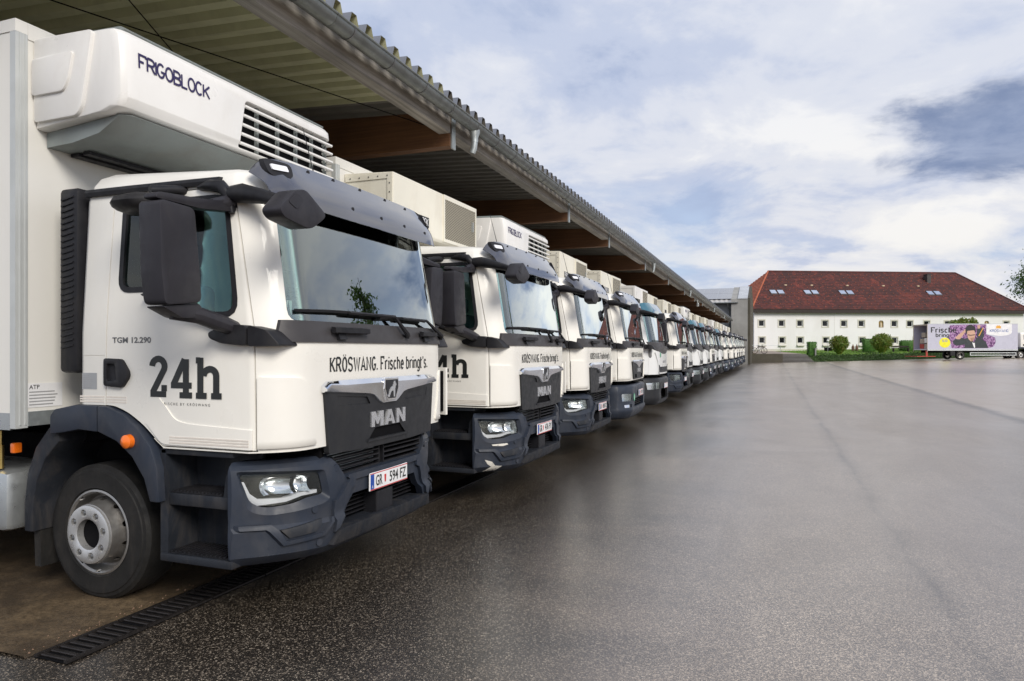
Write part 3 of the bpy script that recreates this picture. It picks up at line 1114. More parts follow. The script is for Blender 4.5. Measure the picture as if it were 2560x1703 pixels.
def underside(kit, bump_rear=-.40):
    # steps between bumper and wheel arch, arch fender, mudguard, air intake, chassis
    for s in (-1, 1):
        Y = lambda y: -s * y
        fy = lambda u, v, w: (u, Y(w), v)
        B = lambda mb, x0, x1, y0, y1, z0, z1, r=.008: mb.rbox(x0, x1, min(Y(y0), Y(y1)), max(Y(y0), Y(y1)), z0, z1, r)
        mb = MB()
        B(mb, -.94, -.37, -.86, -.82, .36, 1.05)
        mb.prism([(-.94, .37), (-.88, .37), (-.875, .72), (-.90, 1.04), (-.94, 1.04)], -1.10, -.82, fy)
        B(mb, -.90, -.41, -1.095, -.85, .70, .775)
        mb.prism([(-.47, .70), (-.40, .70), (-.40, .95), (-.44, .90)], -1.09, -.85, fy)
        B(mb, -.93, -.375, -1.115, -.85, .355, .405)
        B(mb, -.94, -.38, -1.10, -.84, 1.01, 1.045)
        u = kit.add('step_unit', mb.mesh('step_plastic', 40))
        for x0, x1, y0, z in ((-.87, -.48, -1.085, .778), (-.88, -.40, -1.10, .408)):
            tb = MB()
            tb.box(x0, x1, *sorted((Y(y0), Y(-.87))), z, z + .004)
            for k in range(14):
                xx = x0 + (x1 - x0) * (k + .5) / 14
                tb.box(xx - .008, xx + .008, *sorted((Y(y0 + .01), Y(-.88))), z + .004, z + .012)
            kit.add('step_tread', tb.mesh('black_plastic'), u, level=1)
        outer = [(-.90, .72), (-.915, .93), (-.97, 1.06), (-1.08, 1.17), (-1.20, 1.25), (-1.34, 1.295), (-1.60, 1.30), (-1.80, 1.265), (-1.84, 1.22)]
        inner = [(-1.84, 1.10), (-1.72, 1.115), (-1.58, 1.14), (-1.40, 1.13), (-1.25, 1.08), (-1.12, .99), (-1.02, .86), (-.97, .72)]
        seam = -1.415
        mb = MB().prism(outer + inner, -1.155, -.90, fy)
        fe = boolean(mb.mesh(), MB().box(seam - .004, seam + .004, -2, 2, .5, 2).mesh())
        m2 = MB().me(fe)
        kit.add('wheel_arch', m2.mesh('bumper_plastic', 30, .012))
        if s < 0 or True:
            mb = MB().prism(outer[:7] + [(-1.84, 1.28), (-1.90, 1.0), (-1.80, 1.02), (-1.60, 1.06), (-1.40, 1.06), (-1.2, .98), (-1.06, .84), (-1.0, .6), (-.93, .6)], -.92, -.45, fy)
            kit.add('arch_liner', mb.mesh('void_black'), level=1)
            mb = MB().prism([(-1.82, 1.20), (-1.90, 1.13), (-2.02, 1.0), (-2.10, .82), (-2.13, .62), (-2.13, .43), (-2.05, .43), (-2.05, .60), (-2.01, .78), (-1.93, .93), (-1.80, 1.05)], -1.12, -.72, fy)
            kit.add('mudguard', mb.mesh('step_plastic', 30, .008))
            mb = MB().prism([(-2.12, .43), (-2.06, .43), (-2.05, .18), (-2.11, .18)], -1.06, -.76, fy)
            kit.add('mud_flap', mb.mesh('rubber'), level=1)
            lm = MB().lathe([(0, .0), (.045, .0), (.042, .03), (.025, .045), (0, .05)], 'Y', (-1.135, Y(-1.155), 1.085), 16, sign=s)
            kit.add('marker_lamp', lm.mesh('amber', 40))
    # air intake stack behind the near side of the cab
    mb = MB().rbox(-1.83, -1.66, -1.10, -.92, 1.50, 2.72, .03)
    a = kit.add('air_intake', mb.mesh('black_plastic', 40))
    for k in range(26):
        z = 1.66 + k * .039
        kit.add('fin', MB().add([(-1.80, -1.108, z), (-1.69, -1.108, z + .02), (-1.69, -1.108, z + .030), (-1.80, -1.108, z + .010),
                                 (-1.80, -1.095, z), (-1.69, -1.095, z + .02), (-1.69, -1.095, z + .030), (-1.80, -1.095, z + .010)],
                                [(0, 1, 2, 3), (4, 7, 6, 5), (0, 4, 5, 1), (3, 2, 6, 7), (0, 3, 7, 4), (1, 5, 6, 2)]).mesh('black_plastic'), a, level=1)
    mb = MB()
    for y in (-.42, .35):
        mb.box(-7.8, -.35, y, y + .07, .72, .98)
    for x in (-.6, -2.6, -4.2, -5.4, -7.0):
        mb.box(x - .05, x + .05, -.36, .36, .76, .94)
    mb.box(-1.67, -1.47, -.86, .86, .38, .55).box(-6.2, -6.0, -.9, .9, .35, .58).box(-1.3, -.5, -.40, .40, .50, 1.3).box(-1.55, -.30, -.80, .80, .98, 1.045)
    kit.add('chassis', mb.mesh('void_black'))
    mb = MB().rbox(-3.05, -2.22, -1.18, -.62, .42, .83, .05)
    kit.add('fuel_tank', mb.mesh('aluminium', 40))
    kit.add('side_lamp', MB().rbox(-2.215, -2.175, -1.16, -1.10, .955, 1.025, .01).mesh('amber', 40), level=1)
    kit.add('air_valve', MB().tube([(-2.36, -1.13, .84), (-2.36, -1.13, 1.0)], .026, 8).tube([(-2.36, -1.13, 1.0), (-2.36, -1.13, 1.10)], .02, 8).mesh('brass', 40), level=1)
    kit.add('valve_lever', MB().tube([(-2.37, -1.17, 1.08), (-2.42, -1.18, 1.05), (-2.43, -1.18, .96)], .012, 6).mesh('red_valve', 40), level=1)
    kit.add('valve_handle', MB().rbox(-2.46, -2.40, -1.20, -1.16, .87, .95, .012).mesh('blue_valve', 40), level=1)


def body_box(kit):
    """insulated box body with aluminium edge profiles"""
    x0, x1, hw, z0, z1 = -8.6, -2.0, 1.265, 1.16, 3.80
    b = kit.add('box_body', MB().box(x0, x1, -hw, hw, z0, z1).mesh('box_white'))
    e = .075
    p = .006
    for s in (-1, 1):
        ya, yb = sorted((s * (hw + p), s * (hw - e)))
        mb = MB().box(x1 - e * .6, x1 + p, ya, yb, z0 - .02, z1 - e)
        mb.box(x1 + p, x1 + p + .006, *sorted((s * (hw - .02), s * (hw - .03))), z0, z1 - e)
        mb.box(x1 + p, x1 + p + .006, *sorted((s * (hw - .055), s * (hw - .065))), z0, z1 - e)
        kit.add('corner_profile', mb.mesh('edge_profile'), b)
        kit.add('top_rail', MB().box(x0, x1 + p, ya, yb, z1 - e + .001, z1 + p).mesh('box_white'), b)
        kit.add('bottom_rail', MB().box(x0, x1 - e * .6 - .001, ya, yb, z0 - .03, z0 + .08).mesh('aluminium'), b)
        kit.add('side_guard', MB().box(-5.3, -3.2, *sorted((s * 1.20, s * 1.235)), .52, .62).box(-5.3, -3.2, *sorted((s * 1.20, s * 1.235)), .78, .88).box(-5.2, -5.12, *sorted((s * 1.1, s * 1.2)), .5, 1.1).box(-3.4, -3.32, *sorted((s * 1.1, s * 1.2)), .5, 1.1).mesh('aluminium'))
    kit.add('front_rail', MB().box(x1, x1 + p + .001, -hw + e + .001, hw - e - .001, z1 - .10, z1 + p).mesh('box_white'), b)
    kit.add('front_sill', MB().box(x1, x1 + .012, -hw + e + .001, hw - e - .001, z0 - .01, z0 + .085).mesh('galvanised'), b)
    return b


# ------------------------------------------------------------------ bumpers
class Bumper:
    def __init__(self, prof, crown=.03, y0=.62, corner=.33, power=1.8, nose=.03, back=-.42, half=1.13):
        self.pf, self.c, self.y0, self.k, self.p, self.nose, self.back, self.half = prof, crown, y0, corner, power, nose, back, half
        b = [-1.13, -1.115, -1.09, -1.06, -1.03, -1.0, -.96, -.92, -.88, -.84, -.8, -.76, -.72, -.68, -.63, -.56, -.45, -.3, -.15]
        self.ys = b + [0] + [-v for v in b[::-1]]

    def x(self, y):
        a = abs(y)
        return self.nose - self.c * a * a - self.k * max(0, (a - self.y0) / .51) ** self.p

    def pr(self, z):
        return float(np.interp(z, [a for a, b in self.pf], [b for a, b in self.pf]))

    def at(self, y, z, off=0.0):
        return (self.x(y) + self.pr(z) + off, y, z)

    def solid(self, off=0.0, back=None, z0=None, z1=None):
        zs = sorted(set([a for a, b in self.pf] + ([z0] if z0 else []) + ([z1] if z1 else [])))
        zs = [z for z in zs if (z0 is None or z >= z0) and (z1 is None or z <= z1)]
        bk = self.back if back is None else back
        R = []
        for z in zs:
            d = self.pr(z) + off
            w = self.half + off + min(0, self.pr(z)) * .6
            r = [(max(self.x(y) + d, bk + .002), y * w / 1.13, z) for y in self.ys]
            R.append(r + [(bk, w, z), (bk, -w, z)])
        return MB().loft(R).mesh()

    def piece(self, poly, o1, o2, mat):
        m = boolean(boolean(self.solid(o1), self.solid(o2, back=-.8)), prism(poly, -1, .5, FX), 'INTERSECT')
        return fix_normals(m, [self.solid(o1)], mat)


def mirror_poly(p):
    return [(-a, b) for a, b in p][::-1]


def subdiv(poly, n=4):
    out = []
    for i in range(len(poly)):
        a, b = poly[i], poly[(i + 1) % len(poly)]
        for k in range(n):
            t = k / n
            out.append((a[0] + (b[0] - a[0]) * t, a[1] + (b[1] - a[1]) * t))
    return out


def bezel(BP, outer, inner, oo, oi, mat, n=4):
    A, B = subdiv(outer, n), subdiv(inner, n)
    v = [BP.at(y, z, oo) for y, z in A] + [BP.at(y, z, oi) for y, z in B]
    k = len(A)
    return mk(v, [(i, (i + 1) % k, (i + 1) % k + k, i + k) for i in range(k)], mat, 40)


def maker_letters(kit, par, S, y0, z0, width, h, off):
    """three bold bright capitals standing on the grille"""
    M_ = [[(0, 0), (0, 1), (.32, 1), (.5, .58), (.68, 1), (1, 1), (1, 0), (.73, 0), (.73, .52), (.57, .16), (.43, .16), (.27, .52), (.27, 0)]]
    A_ = [[(0, 0), (.35, 1), (.5, 1), (.5, .72), (.28, 0)], [(1, 0), (.72, 0), (.5, .72), (.5, 1), (.65, 1)], [(.34, .19), (.66, .19), (.60, .39), (.40, .39)]]
    N_ = [[(0, 0), (0, 1), (.30, 1), (.70, .44), (.70, 1), (1, 1), (1, 0), (.70, 0), (.30, .56), (.30, 0)]]
    lw = [1.18, 1.08, 1.0]
    gap = .14
    k = width / (sum(lw) + 2 * gap)
    x = 0.0
    for ps, w_ in zip((M_, A_, N_), lw):
        mb = MB()
        for j, p in enumerate(ps):
            mb.prism([(y0 + (x + a * w_) * k, z0 + b * h) for a, b in p], off - .002, off + .010 - .0006 * j, lambda u, v, w: S.front(u, v, w))
        kit.add('maker_letter', mb.mesh('letter_silver'), par)
        x += w_ + gap


def man_front(kit, S):
    """facelift front: tall dark grille with bright bar, pentagon lamps, blue-grey bumper"""
    gp = round_poly([(-.735, 1.43), (.735, 1.43), (.69, 1.0), (.33, .985), (-.33, .985), (-.69, 1.0)], .012, 2)
    g = S.skin_cut(.018, -.02, gp, -.3, .3, FX, None or 'grille_plastic')
    notch = [(-.26, 1.035), (.26, 1.035), (.17, 1.115), (-.17, 1.115)]
    upper = [(-.20, 1.26), (.20, 1.26), (.235, 1.37), (-.235, 1.37)]
    rel = MB().prism(notch, -.03, .2, FX)
    for q in ([(-.62, 1.36), (-.27, 1.335), (-.23, 1.285), (-.60, 1.295)], [(.62, 1.36), (.60, 1.295), (.23, 1.285), (.27, 1.335)]):
        rel.prism([(a, b) for a, b in q], .004, .2, FX)
    g = fix_normals(boolean(g, rel.mesh()), [S.solid(.018, .90)], 'grille_plastic')
    gi = kit.add('grille', g)
    kit.add('notch_shade', prism(scale_poly(notch, 1.02), .0015, .003, lambda u, v, w: S.front(u, v, w), 'void_black'), gi, level=1)  # flat black plate painted in for the shade inside the notch
    kit.add('notch_lip', prism([(-.28, 1.025), (.28, 1.025), (.265, 1.042), (-.265, 1.042)], .0, .030, FX, 'grille_plastic'), gi, level=1)
    # bright bar with the V in the middle
    ysn = [-.745, -.70, -.55, -.40, -.26, -.20, -.13, -.09, 0, .09, .13, .20, .26, .40, .55, .70, .745]
    zt = lambda a: 1.462 if a < .69 else 1.462 - (a - .69) * .6
    zb = lambda a: np.interp(a, [0, .10, .19, .26, .745], [1.275, 1.275, 1.335, 1.35, 1.388])
    for nm, mat, zz in (('grille_trim', 'chrome', None),):
        mb = MB()
        rows = []
        for y in ysn:
            a = abs(y)
            t, b_ = zt(a), zb(a)
            c = t - (.035 if a < .69 else .02)
            rows.append([S.front(y, t, .0), S.front(y, t - .004, .022), S.front(y, c, .046), S.front(y, c - .012, .045), S.front(y, b_ + .008, .034), S.front(y, b_, .021), S.front(y, b_, .0)])
        mb.loft(rows)
        kit.add(nm, mb.mesh(mat, 30), gi)
    sh = [(-.095, 1.455), (.095, 1.455), (.10, 1.38), (.055, 1.295), (-.055, 1.295), (-.10, 1.38)]
    fb = lambda u, v, w: (S.front(u, v)[0] + w, u, v)
    kit.add('badge_frame', prism(sh, .02, .050, fb, 'chrome', None, .003), gi)
    bd = kit.add('badge', prism(inset_poly(sh, .014), .045, .053, fb, 'grille_plastic'), gi)
    lion = [(-.060, 1.318), (-.045, 1.318), (-.030, 1.345), (-.012, 1.362), (.012, 1.360), (.014, 1.318), (.032, 1.318), (.034, 1.372), (.040, 1.395), (.050, 1.40), (.046, 1.415),
            (.036, 1.420), (.036, 1.432), (.020, 1.430), (.012, 1.412), (-.002, 1.395), (-.024, 1.388), (-.040, 1.372), (-.050, 1.345), (-.062, 1.332)]
    kit.add('lion_emblem', prism(lion, .053, .057, fb, 'letter_silver'), bd, level=1)
    # maker's letters
    ft = lambda y0, z0: (lambda u, v, o: S.front(y0 + u, z0 + v, .020 + o))
    maker_letters(kit, gi, S, -.235, 1.122, .47, .105, .019)
    # bumper
    pf = [(.355, -.085), (.38, -.05), (.42, -.012), (.50, .004), (.575, .018), (.60, -.004), (.64, -.006), (.70, .004), (.80, .008), (.90, .004), (.94, -.004), (.965, -.022), (.985, -.055)]
    BP = Bumper(pf, nose=.0, back=-.39)
    full = BP.solid()
    bump = boolean(full, BP.solid(-.055, back=-.6))
    up = [(-.665, 1.2), (-.62, .965), (-.50, .825), (.50, .825), (.62, .965), (.665, 1.2)]
    low = [(-.575, .505), (-.42, .705), (.42, .705), (.575, .505)]
    hl_o = round_poly([(-1.112, .935), (-.70, .905), (-.655, .72), (-.70, .695), (-.86, .67), (-1.0, .662), (-1.075, .70)], [.02, .02, .02, .02, .04, .04, .04], 3)
    hl_i = round_poly([(-1.088, .915), (-.715, .888), (-.685, .752), (-.79, .742), (-.865, .715), (-.99, .705), (-1.05, .745)], [.02, .02, .02, .02, .04, .04, .04], 3)
    fog_o = [(-1.0, .602), (-.66, .655), (-.60, .655), (-.70, .50), (-.93, .475)]
    fog_i = [(-.955, .572), (-.72, .605), (-.775, .532), (-.91, .518)]
    cut = MB().prism(up, -.9, .3, FX).prism(low, -.9, .3, FX)
    for q in (hl_o, mirror_poly(hl_o)):
        cut.prism(q, -.9, .3, FX)
    bump = boolean(bump, cut.mesh())
    bump = MB().me(bump).mesh('bumper_plastic', 20)
    b = kit.add('bumper', bump)
    for sgn in (-1, 1):
        mp = (lambda p: p) if sgn < 0 else mirror_poly
        kit.add('lamp_bezel', bezel(BP, mp(hl_o), mp(hl_i), 0.0, -.035, 'bumper_plastic'), b)
        h = kit.add('headlight', BP.piece(mp(inset_poly(hl_i, -.004)), -.105, -.112, 'void_black'), b)
        kit.add('lamp_wall', bezel(BP, mp(hl_i), mp(hl_i), -.034, -.108, 'void_black'), h, level=1)
        kit.add('lens', BP.piece(mp(inset_poly(hl_i, -.003)), -.030, -.034, 'lamp_glass'), h)
        led = [(-1.06, .865), (-1.035, .862), (-1.015, .79), (-.985, .755), (-.87, .748), (-.80, .772), (-.69, .778), (-.692, .757), (-.79, .750), (-.865, .724), (-.99, .714), (-1.04, .755)]
        kit.add('running_light', BP.piece(mp(led), -.050, -.070, 'led_white'), h, level=1)
        for yc, w in ((-.925, .135), (-.80, .075)):
            y0, y1 = yc - w / 2, yc + w / 2
            mb = MB()
            R = []
            for k in range(7):
                t = k / 6
                d = -.05 - .055 * math.sin(t * math.pi)
                y = (y0 + (y1 - y0) * t) * (1 if sgn < 0 else -1)
                R.append([BP.at(y, .885 - .012 * t, d + .012), BP.at(y, .86, d - .012), BP.at(y, .83, d - .02), BP.at(y, .80, d - .01), BP.at(y, .778, d + .015)])
            mb.loft(R, cap=False, close=False)
            kit.add('reflector', mk(mb.v, mb.f, 'reflector', 60), h, level=1)
        fogp = mp(fog_i)
        kit.add('blank_panel', BP.piece(fogp, .010, -.01, 'step_plastic'), b, level=1)
        lip = [(-1.118, .618), (-.99, .612), (-.93, .502), (-.72, .520), (-.655, .60), (-.635, .60), (-.71, .498), (-.94, .476), (-1.02, .585), (-1.118, .590)]
        kit.add('bumper_lip', BP.piece(mp(lip), .018, -.01, 'bumper_plastic'), b)
        spoil = [(-.655, .83), (-.43, .73), (-.43, .71), (-.60, .50), (-.635, .50), (-.64, .70)]
        wing = [(-.635, .70), (-.60, .70), (-.475, .815), (-.42, .815), (-.42, .765), (-.47, .745), (-.59, .52), (-.635, .50)]
        kit.add('bumper_wing', BP.piece(mp(wing), .022, -.01, 'bumper_plastic'), b)
        for yy, zz in ((-.60, .90), (-.76, .665), (-.73, .455)):
            p = BP.at(yy * -sgn, zz, .001)
            n = Vector((1, -.35 * (1 if sgn < 0 else -1), 0)).normalized()
            kit.add('cover_cap', MB().tube([Vector(p) - n * .01, Vector(p) + n * .004], .022, 16).mesh('bumper_plastic', 40), b, level=1)
    bar = round_poly([(-.60, .50), (-.56, .515), (.56, .515), (.60, .50), (.66, .42), (-.66, .42)], .01, 2)
    kit.add('lower_bar', BP.piece(bar, .035, -.03, 'step_plastic'), b)
    beam = [(-.50, .825), (-.495, .842), (.495, .842), (.50, .825), (.47, .80), (-.47, .80)]
    kit.add('beam_edge', BP.piece(beam, .02, -.06, 'bumper_plastic'), b)
    # dark engine bay with cooling slats
    bay = kit.add('radiator_frame', MB().box(-.34, -.30, -.80, .80, .40, 1.04).box(-.30, -.06, -.70, -.66, .45, 1.04).box(-.30, -.06, .66, .70, .45, 1.04).box(-.30, -.06, -.66, .66, .44, .46).mesh('void_black'))
    for k in range(9):
        z = .845 + k * .017
        kit.add('cooling_fin', MB().box(-.14, -.11, -.60, .02, z, z + .005).mesh('galvanised'), bay, level=1)
    for y0, y1 in ((-.585, -.04), (.03, .565)):
        for z in (.845, .88, .915, .95):
            kit.add('intake_slat', MB().rbox(-.075, -.03, y0, y1, z - .006, z + .006, .003, 1).mesh('black_plastic'), bay, level=1)
        kit.add('slat_frame', MB().box(-.08, -.035, y0 - .01, y0, .83, .965).box(-.08, -.035, y1, y1 + .01, .83, .965).mesh('black_plastic'), bay, level=1)
    for k in range(6):
        kit.add('lower_slat', MB().rbox(-.13, -.09, -.54, .54, .535 + k * .028, .543 + k * .028, .003, 1).mesh('black_plastic'), bay, level=1)
    kit.add('tow_cover', MB().rbox(-.12, .0, -.12, .10, .50, .66, .01).mesh('black_plastic'), bay, level=1)
    kit.add('bumper_shelf', MB().box(-.30, -.02, -.56, .56, .498, .510).mesh('step_plastic'), bay, level=1)
    return BP, gi, b


def corner_panels(kit, S, paint):
    # raised deflector panels at the front corners, the far one standing off with an air slot
    for s in (-1, 1):
        p = round_poly([(-1.3, 1.075), (-.80, 1.075), (-.865, 1.30), (-.885, 1.485), (-1.3, 1.50)], [0, .02, .05, .07, 0], 4)
        q = p if s < 0 else mirror_poly(p)
        m = boolean(boolean(S.skin(.013, -.01), prism(q, -.6, .3, FX), 'INTERSECT'), MB().box(-3, -.195, -2, 2, .5, 3).mesh())
        kit.add('corner_panel', fix_normals(m, [S.solid(.013)], paint))
    poly = [(.90, 1.07), (.90, 1.50), (1.155, 1.52), (1.175, 1.45), (1.175, 1.16), (1.14, 1.07)]
    m = MB()
    out = []
    for z in (1.09, 1.16, 1.3, 1.44, 1.50):
        out.append([(-.20, 1.125, z), (-.10, 1.11, z), (-.06, 1.10, z), (-.055, 1.125, z), (-.10, 1.148 + .01 * (z < 1.2), z), (-.20, 1.155, z)])
    kit.add('side_deflector', m.loft(out).mesh(paint, 40))
    kit.add('deflector_slot', MB().box(-.21, -.085, 1.098, 1.124, 1.12, 1.47).mesh('void_black'), level=1)


def truck_lettering(kit, S, door_i, badge=True):
    y = -1.1215
    sd = lambda x0, z0: (lambda u, v, o: (x0 + u, y - o, z0 + v))
    # large slab numerals
    strokes = [arc(.21, .75, .165, .185, 178, -38, 12) + [(.06, .11)], [(.0, .075), (.42, .075)], [(.365, .15), (.365, .30)],
               [(.93, 0), (.93, .93)], [(.90, .93), (.62, .335)], [(.545, .30), (1.08, .30)], [(.77, .065), (1.09, .065)],
               [(1.30, .0), (1.30, .97)], [(1.38, .54)] + arc(1.54, .54, .155, .16, 150, 0, 8) + [(1.695, 0)], [(1.19, .065), (1.46, .065)], [(1.57, .065), (1.83, .065)], [(1.19, .905), (1.30, .905)]]
    mb = MB()
    for i, p in enumerate(strokes):
        th = .155 if i in (0, 3, 4, 7, 8) else .145
        V, F = ribbon(p, th)
        mb.add([sd(-1.0, 1.362)(a * .306, b * .252, .0003 * i) for a, b in V], F)
    kit.add('numerals', mk(mb.v, mb.f, 'print_black'), door_i)
    kit.add('door_lettering', font_text('F R I S C H E   B Y   K R Ö S W A N G', .375, .020, sd(-.905, 1.315), 'print_black'), door_i, level=1)
    if badge:
        kit.add('type_badge', font_text('TGM 12.290', .325, .038, sd(-1.32, 1.695), 'bolt_steel', .03), door_i, level=1)
    low = round_poly([(-.225, 1.185), (-.70, 1.205), (-.80, 1.225), (-.865, 1.30), (-.93, 1.36), (-1.03, 1.20), (-.92, 1.09), (-.88, 1.075), (-.225, 1.07)], [0, .1, .08, .05, 0, 0, .03, .02, 0], 4)
    kit.add('door_panel', S.skin_cut(.007, -.01, low, -1.4, -.98, FY, 'cab_white'), door_i)
    st = MB()
    for x0, x1, z0 in ((-1.372, -1.20, 1.316), (-.84, -.24, 1.085)):
        for k in range(3):
            dy = .0075 if x0 > -1 else 0
            st.box(x0, x1, y - dy, y - dy + .004, z0 + k * .016, z0 + k * .016 + .010)
        kit.add('reflective_strip', st.mesh('reflect_strip'), door_i, level=1)
        st = MB()
    for k in range(3):
        st.box(-1.605, -1.39, y, y + .004, 1.316 + k * .016, 1.326 + k * .016)
    kit.add('reflective_strip', st.mesh('reflect_strip'), level=1)
    pl = kit.add('data_sticker', MB().box(-1.585, -1.455, y, y + .004, 1.40, 1.505).mesh('sticker_silver'), level=1)
    ln = MB()
    rnd = random.Random(3)
    for k in range(7):
        ln.box(-1.575, -1.575 + rnd.uniform(.05, .11), y - .001, y + .001, 1.412 + k * .0125, 1.416 + k * .0125)
    kit.add('sticker_print', ln.mesh('print_grey'), pl, level=1)
    # handle
    hp = round_poly([(-1.372, 1.425), (-1.22, 1.415), (-1.165, 1.48), (-1.165, 1.515), (-1.225, 1.595), (-1.372, 1.60)], .02, 3)
    h = boolean(prism(hp, -1.145, -1.10, FY), prism(round_poly([(-1.345, 1.455), (-1.26, 1.46), (-1.275, 1.565), (-1.345, 1.565)], .015, 3), -1.2, -1.125, FY))
    kit.add('door_handle', MB().me(h).mesh('black_plastic', 40, .006), door_i)
    # press line on the lower door
    fr = lambda u, v, o: S.front(-.655 + u, 1.515 + v, .0025 + o)
    kit.add('front_lettering', stroke_text('KRÖSWANG. Frische bringt\'s.', 1.31, .088, fr, 'print_black', th=.145, w=.47, gap=.235, serif=.095))


def antenna(kit, y=-.1):
    kit.add('antenna', MB().tube([(-.50, y, 2.78), (-.62, y - .03, 3.28)], [.005, .0025], 5).tube([(-.50, y, 2.77), (-.50, y, 2.81)], .02, 8).mesh('black_plastic'), level=1)


def man_new():
    kit = Kit()
    S = CabShape()
    cb, doors = cab_common(kit, S, 'cab_white', 'visor_smoke')
    interior(kit)
    corner_panels(kit, S, 'cab_white')
    apron(kit, S)
    BP, gi, b = man_front(kit, S)
    visor(kit, S, 'visor_smoke')
    mirrors(kit)
    underside(kit)
    wheels(kit)
    truck_lettering(kit, S, doors[0])
    antenna(kit)
    body_box(kit)
    return kit, S, BP


def man_old():
    """earlier front: smaller grille, square lamps in a plain bumper"""
    kit = Kit()
    S = CabShape()
    cb, doors = cab_common(kit, S, 'cab_white', 'visor_smoke')
    interior(kit)
    corner_panels(kit, S, 'cab_white')
    apron(kit, S)
    gp = round_poly([(-.68, 1.44), (.68, 1.44), (.55, 1.075), (-.55, 1.075)], .03, 3)
    gi = kit.add('grille', S.skin_cut(.022, -.02, gp, -.3, .3, FX, 'grille_plastic'))
    mb = MB()
    rows = []
    for y in [-.69, -.5, -.3, -.16, -.08, 0, .08, .16, .3, .5, .69]:
        a = abs(y)
        b_ = np.interp(a, [0, .08, .2, .69], [1.30, 1.31, 1.36, 1.425])
        rows.append([S.front(y, 1.455, 0), S.front(y, 1.452, .03), S.front(y, 1.43, .05), S.front(y, b_, .03), S.front(y, b_, 0)])
    kit.add('grille_trim', mb.loft(rows).mesh('chrome', 30), gi)
    maker_letters(kit, gi, S, -.17, 1.205, .34, .085, .022)
    kit.add('grille_slot', prism([(-.42, 1.10), (.42, 1.10), (.45, 1.17), (-.45, 1.17)], .0, .026, lambda u, v, w: (S.front(u, v)[0] + w, u, v), 'void_black'), gi, level=1)
    pf = [(.30, -.10), (.34, -.05), (.42, .0), (.46, .02), (.50, .022), (.53, .0), (.80, .012), (.93, .008), (.97, -.03)]
    BP = Bumper(pf, crown=.03, y0=.7, corner=.30, power=1.9)
    full = BP.solid()
    lamp = round_poly([(-1.05, .80), (-.76, .80), (-.74, .65), (-1.03, .65)], .025, 3)
    fog = round_poly([(-.99, .59), (-.74, .59), (-.74, .525), (-.97, .525)], .015, 3)
    low = [(-.55, .53), (-.50, .70), (.50, .70), (.55, .53)]
    cut = MB().prism(low, -.9, .3, FX)
    for q in (lamp, fog):
        cut.prism(q, -.9, .3, FX).prism(mirror_poly(q), -.9, .3, FX)
    b = kit.add('bumper', fix_normals(boolean(boolean(full, BP.solid(-.055, back=-.6)), cut.mesh()), [full], 'bumper_plastic'))
    for mp in ((lambda p: p), mirror_poly):
        h = kit.add('headlight', BP.piece(mp(lamp), -.045, -.055, 'reflector'), b)
        kit.add('lens', BP.piece(mp(lamp), -.008, -.012, 'lamp_glass'), h)
        kit.add('fog_lamp', BP.piece(mp(fog), -.03, -.04, 'reflector'), b)
    for sg in (-1,):
        p = BP.at(-.60, .72, .002)
        kit.add('round_badge', MB().tube([p, (p[0] + .004, p[1], p[2])], .075, 20).mesh('badge_green'), b, level=1)
        kit.add('badge_letter', MB().box(p[0] + .004, p[0] + .006, p[1] - .012, p[1] + .012, p[2] - .045, p[2] + .045).mesh('plate_white'), b, level=1)
    bay = kit.add('radiator_frame', MB().box(-.34, -.28, -.8, .8, .40, 1.04).mesh('void_black'))
    for k in range(4):
        kit.add('intake_slat', MB().box(-.05, -.02, -.5, .5, .555 + k * .038, .565 + k * .038).mesh('black_plastic'), bay, level=1)
    visor(kit, S, 'visor_smoke')
    mirrors(kit)
    underside(kit)
    wheels(kit)
    truck_lettering(kit, S, doors[0])
    antenna(kit)
    body_box(kit)
    return kit, S, BP


